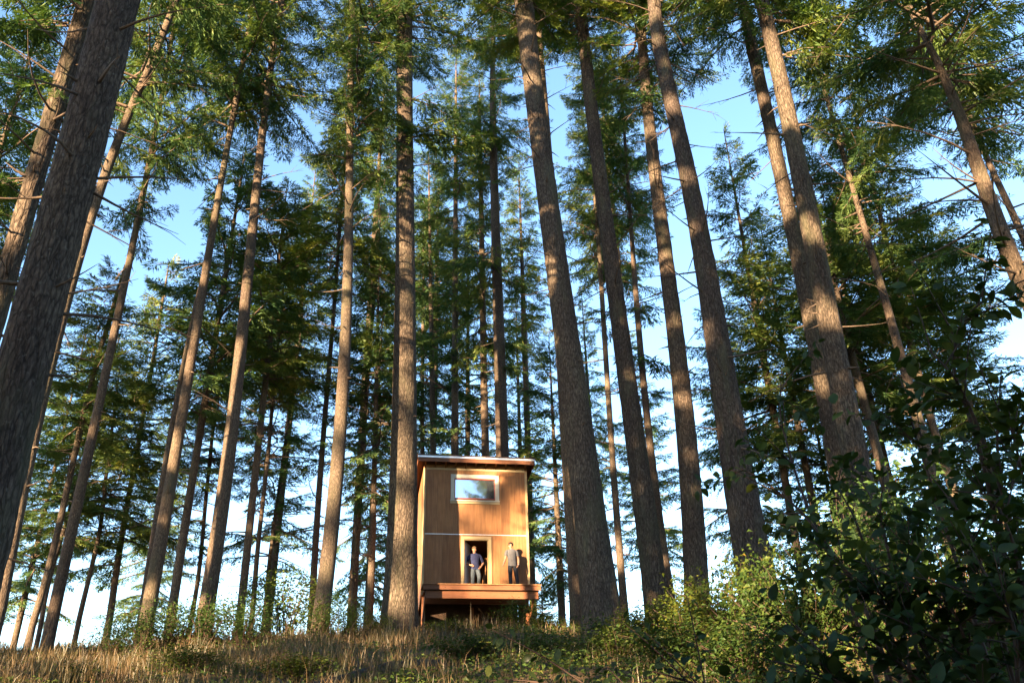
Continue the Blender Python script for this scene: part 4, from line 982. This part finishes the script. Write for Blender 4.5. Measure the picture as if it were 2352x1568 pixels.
S = Soup(); a_ = np.linspace(0, 6.283, 13); w_ = J2['wrr']
S.tube(np.stack([w_[0] + 0.034 * np.cos(a_), w_[1] + 0.034 * np.sin(a_), np.full(13, w_[2] + 0.01)], -1), np.full(13, 0.009), 5)
link('wristwatch', S.mesh('wristwatch', [M_WATCH]), pr2)

# ------------------------------------------------------------------ undergrowth
def leaf_cloud(rng, C, Nn, size, bend=0.25, ratio=0.6):
    """pointed leaves folded along the midrib: 4 verts + 2 side = two quads each; returns V, Q"""
    n = len(C)
    d = unit(rng.normal(0, 1, (n, 3)) * np.array([1, 1, 0.35])); nn = unit(Nn + rng.normal(0, 0.35, (n, 3)))
    s = unit(np.cross(nn, d)); d = np.cross(s, nn)
    L = size * rng.uniform(0.6, 1.25, n)[:, None]; Wd = L * ratio * 0.5
    base = C; tip = C + d * L - nn * L * bend * 0.6; mid = C + d * L * 0.5
    lf = C + d * L * 0.48 + s * Wd + nn * L * 0.12; rt = C + d * L * 0.48 - s * Wd + nn * L * 0.12
    V = np.stack([base, lf, tip, rt, mid], 1).reshape(-1, 3)
    o = np.arange(n)[:, None] * 5
    T = np.concatenate([o + np.array([[0, 4, 1]]), o + np.array([[1, 4, 2]]), o + np.array([[0, 3, 4]]), o + np.array([[3, 2, 4]])])
    return V, T

def shrub_meshes(seed, w, h, nstem, nleaf, lsize, mat, open_=0.35):
    rng = np.random.default_rng(seed); S = Soup(); pts = []; nor = []
    for k in range(nstem):
        az = rng.uniform(0, 6.283); ro = rng.random() ** 0.6
        e = np.array([math.cos(az) * ro * w * 0.5, math.sin(az) * ro * w * 0.5, h * (1 - 0.45 * ro ** 2) * rng.uniform(0.7, 1.08)])
        b = np.array([math.cos(az), math.sin(az), 0]) * 0.08 * w * rng.random()
        t = np.linspace(0, 1, 7)[:, None]
        P = b + (e - b) * t + np.array([0, 0, 0.22 * h]) * (t * (1 - t)) * 2 + rng.normal(0, 0.02 * h, (7, 3)) * t
        S.tube(P, np.linspace(0.011, 0.003, 7), 3)
        m = max(4, nleaf // nstem)
        tt = rng.random(m) ** 0.75 * 0.95 + 0.06
        q = np.stack([np.interp(tt, t[:, 0], P[:, c]) for c in range(3)], -1)
        sp = 0.10 * h + 0.05
        pts.append(q + rng.normal(0, sp, (m, 3)) * np.array([1, 1, 0.7])); nor.append(np.tile([0.15 * math.cos(az), 0.15 * math.sin(az), 1.0], (m, 1)))
    C = np.concatenate(pts); Nn = np.concatenate(nor); C[:, 2] = np.abs(C[:, 2]) + 0.02
    V, T = leaf_cloud(rng, C, Nn, lsize)
    return mk_mesh('foliage', V, [T], [mat], smooth_shade=False), S.mesh('stems', [M_STEM])

SHR = {'bush': [shrub_meshes(700 + k, 2.2, 1.5, 34, 2400, 0.085, M_BUSH) for k in range(3)],
       'bramble': [shrub_meshes(720 + k, 2.4, 1.1, 36, 2400, 0.09, M_BRAM) for k in range(3)]}
def shrub(kind, v, label, P, sx, sz, rz, group, name='shrub'):
    fo, st = SHR[kind][v % 3]
    r = link(name, None, loc=(P[0], P[1], float(ground_z(P[0], P[1])) - 0.03)); r.rotation_euler = (0, 0, rz)
    tag(r, label, 'bush' if kind == 'bush' else 'bramble', group)
    f = link('foliage', fo, r); s = link('stems', st, r)
    f.scale = s.scale = (sx, sx, sz)
    return r

G1, G2 = 'bushes along the crest', 'bramble bushes on the slope'
for i, (kd, x, D, sx, sz, lab) in enumerate((
    ('bush', 262, 28, 0.9, 0.9, 'low dark bush at the foot of the fir with the drooping sunlit crown'),
    ('bush', 330, 27, 0.9, 1.0, 'leafy bush in front of the dark leaning trunk with the pale stem'),
    ('bush', 408, 28, 1.0, 0.9, 'bush between the dark leaning trunk and the curved trunk'),
    ('bush', 470, 27, 1.2, 1.0, 'tall dark bush hiding the foot of the thick curved trunk'),
    ('bush', 560, 26, 1.2, 1.0, 'sunny green bush left of the dark thicket on the crest'),
    ('bush', 655, 30, 1.6, 1.5, 'tallest dark thicket on the crest, under the dark thin stem'),
    ('bush', 735, 27, 1.0, 1.0, 'bush wrapped round the foot of the tall sun-bleached trunk'),
    ('bush', 800, 29, 0.8, 0.8, 'small bush in the sky gap under the dark slim fir'),
    ('bush', 868, 29, 0.6, 0.5, 'tiny bush beside the roots of the stout trunk at the cabin'),
    ('bramble', 1030, 29, 0.7, 0.5, 'low bramble under the left half of the cabin deck'),
    ('bramble', 1185, 28.5, 0.8, 0.95, 'bramble sprays reaching up under the right half of the deck'),
    ('bramble', 1262, 28, 0.7, 0.5, 'low bramble under the little golden fir'),
    ('bramble', 1440, 22, 1.0, 0.9, 'bramble at the foot of the huge trunk right of the cabin'),
    ('bramble', 1520, 22, 1.0, 1.0, 'bramble at the foot of the second stout trunk'),
    ('bramble', 1600, 21, 1.1, 1.3, 'bramble mound at the foot of the dark brown third trunk'),
    ('bramble', 1690, 20, 1.2, 1.7, 'sunlit tall bramble in front of the wavy trunk'),
    ('bramble', 1770, 18, 1.2, 1.9, 'sunlit bramble mound right of the wavy trunk'),
    ('bramble', 1860, 17, 1.2, 1.8, 'bramble mound below the leaning pair'),
    ('bush', 1960, 18, 1.4, 2.0, 'shaded bush at the foot of the leaning pair'),
    ('bush', 2080, 17, 1.5, 2.2, 'shaded bush behind the broad-leaved shrub stems'),
    ('bush', 2210, 15, 1.5, 2.2, 'leafy bush under the overhanging broad-leaved shrub'),
    ('bramble', 1560, 16.5, 1.1, 0.9, 'bramble on the open slope below the second stout trunk'),
    ('bramble', 1400, 17.5, 1.0, 0.7, 'bramble on the open slope below the huge trunk'),
    ('bramble', 1240, 20, 1.0, 0.55, 'bramble on the slope straight below the cabin corner'),
    ('bramble', 1080, 19, 0.9, 0.5, 'bramble on the slope straight below the doorway'),
    ('bramble', 1700, 14, 1.1, 1.0, 'bramble low on the slope in front of the sunlit mounds'),
    ('bramble', 450, 18.5, 0.8, 0.5, 'green and red bramble patch in the sunny dry grass'),
    ('bramble', 200, 19, 0.8, 0.4, 'small bramble patch in the dry grass below the pale trunks'),
    ('bramble', 690, 17.5, 0.9, 0.5, 'bramble patch above the fallen log'),
)):
    d = ray(x, 1450); d = d[:2] / np.linalg.norm(d[:2]); P = d * D
    shrub(kd, i, lab, P, sx, sz, i * 2.1, G1 if kd == 'bush' else G2, 'bush' if kd == 'bush' else 'bramble_bush')

# dry grass: one mass
def grass():
    rng = np.random.default_rng(31); n = 150000
    y = 10.5 + 21.5 * rng.random(n) ** 0.9; x = (rng.random(n) - 0.5) * (y * 1.5 + 6)
    cl = np.sin(x * 1.1 + 2 * np.sin(y * 0.7)) + np.sin(y * 1.3 - x * 0.6) + 0.8 * np.sin(x * 2.7 + y * 2.1)
    keep = rng.random(n) < np.clip(0.6 + 0.3 * cl - 0.75 * smooth(-6.0, 3.0, x), 0.06, 1)
    x, y, cl = x[keep], y[keep], cl[keep]; n = len(x)
    z = ground_z(x, y) - 0.01
    h = rng.uniform(0.12, 0.42, n) * (1 + 0.25 * cl) * np.where(rng.random(n) < 0.05, 1.9, 1.0); h = np.clip(h, 0.08, 0.95)
    a = rng.uniform(0, 6.283, n); lean = rng.uniform(0.05, 0.55, n); b = rng.uniform(0, 6.283, n)
    w = rng.uniform(0.0025, 0.007, n) * (0.6 + y / 25)
    sv = np.stack([np.cos(a), np.sin(a), 0 * a], -1) * w[:, None]; ld = np.stack([np.cos(b), np.sin(b), 0 * b], -1)
    p0 = np.stack([x, y, z], -1); p1 = p0 + ld * (lean * h * 0.35)[:, None] + np.array([0, 0, 1.0]) * (h * 0.6)[:, None]; p2 = p0 + ld * (lean * h)[:, None] + np.array([0, 0, 1.0]) * (h * (1 - 0.25 * lean))[:, None]
    V = np.stack([p0 - sv, p0 + sv, p1 + sv * 0.8, p1 - sv * 0.8, p2], 1).reshape(-1, 3)
    o = np.arange(n)[:, None] * 5
    ob = link('dry_grass', mk_mesh('dry_grass', V, [o + np.array([[0, 1, 2, 3]]), o + np.array([[3, 2, 4]])], [M_GRASS], smooth_shade=False))
    tag(ob, 'tall straw-coloured dry grass covering the slope', 'grass', kind='stuff')
grass()

def ground_cover():
    rng = np.random.default_rng(32); n = 110000
    y = 9.5 + 22 * rng.random(n) ** 0.9; x = (rng.random(n) - 0.5) * (y * 1.5 + 6)
    cl = np.sin(x * 0.9 + 1.5 * np.sin(y * 0.6) + 1) + np.sin(y * 1.1 + x * 0.8)
    keep = rng.random(n) < np.clip(0.32 + 0.25 * cl + 0.6 * smooth(-6, 2, x), 0.05, 1)
    x, y = x[keep], y[keep]; n = len(x)
    C = np.stack([x, y, ground_z(x, y) + rng.random(n) ** 1.5 * (0.25 + 0.35 * smooth(0, 6, x))], -1)
    V, T = leaf_cloud(rng, C, np.tile([0, -0.25, 1.0], (n, 1)), 0.095)
    ob = link('ground_cover', mk_mesh('ground_cover', V, [T], [M_BRAM], smooth_shade=False))
    tag(ob, 'trailing green and reddish leaves carpeting the slope', 'ground cover', kind='stuff')
ground_cover()

# fallen log on the slope
def log():
    a = at_dist(1010, 1478, 17.5); b = at_dist(600, 1590, 14.3)
    a[2] = float(ground_z(a[0], a[1])) + 0.16; b[2] = float(ground_z(b[0], b[1])) + 0.10
    t = np.linspace(0, 1, 40)[:, None]; P = (a + (b - a) * t); O = P[0].copy()
    for p in P: p[2] = 0.5 * p[2] + 0.5 * (float(ground_z(p[0], p[1])) + 0.14)
    S = Soup(); rng = np.random.default_rng(8)
    S.tube(P - O, 0.16 + 0.02 * np.sin(np.linspace(0, 9, 40)) + rng.normal(0, 0.006, 40), 20)
    r = link('fallen_log', None, loc=O); tag(r, 'dark fallen log lying slantwise in the grass below the stout trunk', 'log')
    link('log_trunk', S.mesh('log_trunk', [M_BARK]), r)
    S = Soup()
    for _ in range(7):
        i = rng.integers(3, 37); d = rng.normal(0, 1, 3); d[2] = abs(d[2]); d /= np.linalg.norm(d)
        S.tube(np.stack([P[i] - O, P[i] - O + d * 0.22, P[i] - O + d * rng.uniform(0.28, 0.5)]), [0.025, 0.02, 0.008], 5)
    tag(link('branch_stubs', S.mesh('branch_stubs', [M_TWIG]), r), kind='stuff')
log()

# ------------------------------------------------------------------ broad-leaved shrubs close to the camera
def broad_leaf(seed):
    rng = np.random.default_rng(seed); L, Wd = 0.088, 0.052
    ts = np.array([0, 0.12, 0.32, 0.55, 0.78, 0.92, 1.0]); ws = np.array([0.02, 0.55, 0.95, 1.0, 0.68, 0.28, 0.0]) * Wd * 0.5
    bend = rng.uniform(0.1, 0.35); fold = rng.uniform(0.1, 0.35); V = []
    for t, w in zip(ts, ws):
        x = t * L; z = -bend * L * t * t; wv = 0.002 * math.sin(t * 9 + seed)
        V += [(x, -w, z + fold * w + wv), (x, 0, z), (x, w, z + fold * w - wv)]
    V += [(-0.022, 0, 0.004)]
    Q = []
    for i in range(6):
        a = i * 3; Q += [(a, a + 1, a + 4, a + 3), (a + 1, a + 2, a + 5, a + 4)]
    return mk_mesh('leaf', np.array(V), [np.array(Q), np.array([(0, 21, 1), (1, 21, 2)])], [M_BROAD])
LEAVES = [broad_leaf(k) for k in range(5)]
LV = [np.array([v.co[:] for v in m.vertices]) for m in LEAVES]
LQ = [np.array([p.vertices[:] for p in m.polygons if len(p.vertices) == 4]) for m in LEAVES]

def broad_shrub(label, stems, seed, npart=260, dens=26, side=5, size=1.0):
    """stems: lists of (x, y, D) pixel-and-distance points, root first"""
    rng = np.random.default_rng(seed)
    r0 = at_dist(*stems[0][0]); O = np.array([r0[0], r0[1], float(ground_z(r0[0], r0[1]))])
    root = link('broad_leaved_shrub', None, loc=O); tag(root, label, 'shrub', 'broad-leaved shrubs close to the camera')
    S = Soup(); spots = []
    for st in stems:
        K = np.array([at_dist(*p) for p in st]); K[0] = O
        t = np.linspace(0, 1, len(K)); tt = np.linspace(0, 1, 40)
        P = np.stack([np.interp(tt, t, K[:, c]) for c in range(3)], -1)
        for _ in range(6): P[1:-1] = 0.25 * P[:-2] + 0.5 * P[1:-1] + 0.25 * P[2:]
        S.tube(P - O, np.linspace(0.014, 0.003, 40), 6)
        def leaves_on(A, lo, n):
            for f in np.linspace(lo, 1, n):
                i = f * (len(A) - 1); i0 = min(int(i), len(A) - 2); p = A[i0] + (A[i0 + 1] - A[i0]) * (i - i0); dr = unit(A[i0 + 1] - A[i0])
                spots.append((p, dr))
        leaves_on(P, 0.4, dens)
        for k in range(side):
            f = rng.uniform(0.3, 0.95); i = int(f * 38); b = P[i]; dr = unit(unit(P[i + 1] - P[i]) + rng.normal(0, 0.65, 3) + np.array([0, 0, 0.15])); l = rng.uniform(0.25, 0.6)
            u = np.linspace(0, 1, 8)[:, None]; A = b + dr * l * u + np.array([0, 0, -0.12 * l]) * u ** 2
            S.tube(A - O, np.linspace(0.005, 0.002, 8), 4); leaves_on(A, 0.2, int(l * 24) + 3)
    tag(link('stems', S.mesh('stems', [M_STEM]), root))
    # leaf frames
    fr = []
    for p, dr in spots:
        sd = unit(np.cross(dr, rng.normal(0, 1, 3))); d = unit(dr * rng.uniform(0.1, 0.8) + sd + np.array([0, 0, -0.15]))
        n = unit(np.array([0, -0.35, 1.0]) + rng.normal(0, 0.55, 3)); s = unit(np.cross(n, d)); n = np.cross(d, s)
        sc = size * rng.uniform(0.5, 1.15)
        fr.append((p - O + d * 0.02, d, s, n, sc, rng.integers(5)))
    dist = [np.linalg.norm(f[0] + O - EYE) - 10 * f[4] * 0.02 for f in fr]
    px = [project(f[0] + O) for f in fr]
    vis = [0 if (-60 < q[0] < 2412 and -60 < q[1] < 1628 and q[2] > 0) else 100 for q in px]
    order = np.argsort(np.array(dist) + np.array(vis))
    rest = Soup()
    for k, i in enumerate(order):
        p, d, s, n, sc, v = fr[i]
        if k < npart and vis[i] == 0:
            o = link('leaf', LEAVES[v], root)
            o.matrix_local = Matrix(((d[0] * sc, s[0] * sc, n[0] * sc, p[0]), (d[1] * sc, s[1] * sc, n[1] * sc, p[1]), (d[2] * sc, s[2] * sc, n[2] * sc, p[2]), (0, 0, 0, 1)))
        else:
            Rm = np.stack([d, s, n], 1) * sc
            rest.add(LV[v] @ Rm.T + p, LQ[v])
    if rest.V: tag(link('foliage', rest.mesh('foliage', [M_BROAD]), root), kind='stuff')
    return root

broad_shrub('tall broad-leaved shrub whose leafy tip rises into the sky at the picture edge', [
    [(2400, 1900, 5.0), (2262, 1060, 4.9), (2185, 840, 4.8), (2205, 735, 4.7), (2310, 650, 4.7)],
    [(2400, 1900, 5.0), (2330, 1200, 4.8), (2230, 940, 4.7), (2190, 860, 4.6), (2120, 790, 4.6)],
    [(2400, 1900, 5.0), (2300, 1250, 5.0), (2290, 1000, 5.0), (2300, 850, 5.1)],
    [(2400, 1900, 5.0), (2200, 1300, 5.2), (2120, 1050, 5.2), (2090, 960, 5.2)],
    [(2400, 1900, 5.0), (2390, 1300, 4.8), (2340, 1050, 4.8), (2320, 980, 4.8)],
    [(2400, 1900, 5.0), (2300, 1450, 4.6), (2230, 1220, 4.6), (2180, 1140, 4.6)],
    [(2400, 1900, 5.0), (2360, 1500, 4.5), (2330, 1250, 4.4), (2290, 1150, 4.4)]], 51, 290, 36, 9)
broad_shrub('arching broad-leaved shrub in front of the leaning pair', [
    [(2150, 1950, 5.6), (1960, 1400, 5.6), (1840, 1130, 5.7), (1790, 960, 5.8), (1795, 850, 5.8)],
    [(2150, 1950, 5.6), (1990, 1380, 5.4), (1850, 1180, 5.4), (1750, 1100, 5.4), (1690, 1070, 5.4)],
    [(2150, 1950, 5.6), (2030, 1380, 5.8), (1960, 1180, 5.8), (1900, 1080, 5.9)],
    [(2150, 1950, 5.6), (2060, 1350, 5.5), (2020, 1180, 5.5), (2030, 1090, 5.5)],
    [(2150, 1950, 5.6), (2030, 1500, 5.2), (1960, 1330, 5.2), (1900, 1250, 5.2)],
    [(2150, 1950, 5.6), (2100, 1450, 5.3), (2080, 1290, 5.3), (2110, 1200, 5.3)]], 52, 290, 26, 6)
broad_shrub('low dark broad-leaved shrub across the bottom corner', [
    [(2300, 2050, 4.6), (2200, 1650, 4.4), (2080, 1530, 4.3), (2000, 1480, 4.3)],
    [(2300, 2050, 4.6), (2200, 1600, 4.4), (2080, 1430, 4.4), (2000, 1360, 4.4)],
    [(2300, 2050, 4.6), (2260, 1600, 4.3), (2200, 1420, 4.3), (2150, 1340, 4.3)],
    [(2300, 2050, 4.6), (2340, 1600, 4.2), (2330, 1430, 4.2), (2280, 1350, 4.2)],
    [(2300, 2050, 4.6), (2140, 1720, 4.2), (2000, 1600, 4.1), (1900, 1560, 4.1)]], 53, 290, 40, 13)
broad_shrub('trailing dark spray of leaves low along the bottom edge below the cabin', [
    [(1750, 2000, 4.4), (1600, 1660, 4.2), (1400, 1590, 4.2), (1250, 1568, 4.2), (1120, 1570, 4.3)],
    [(1750, 2000, 4.4), (1680, 1660, 4.3), (1600, 1570, 4.3), (1500, 1540, 4.3)]], 54, 200, 22, 6, 0.75)

for o in bpy.data.objects:
    if '_o' in o: del o['_o']
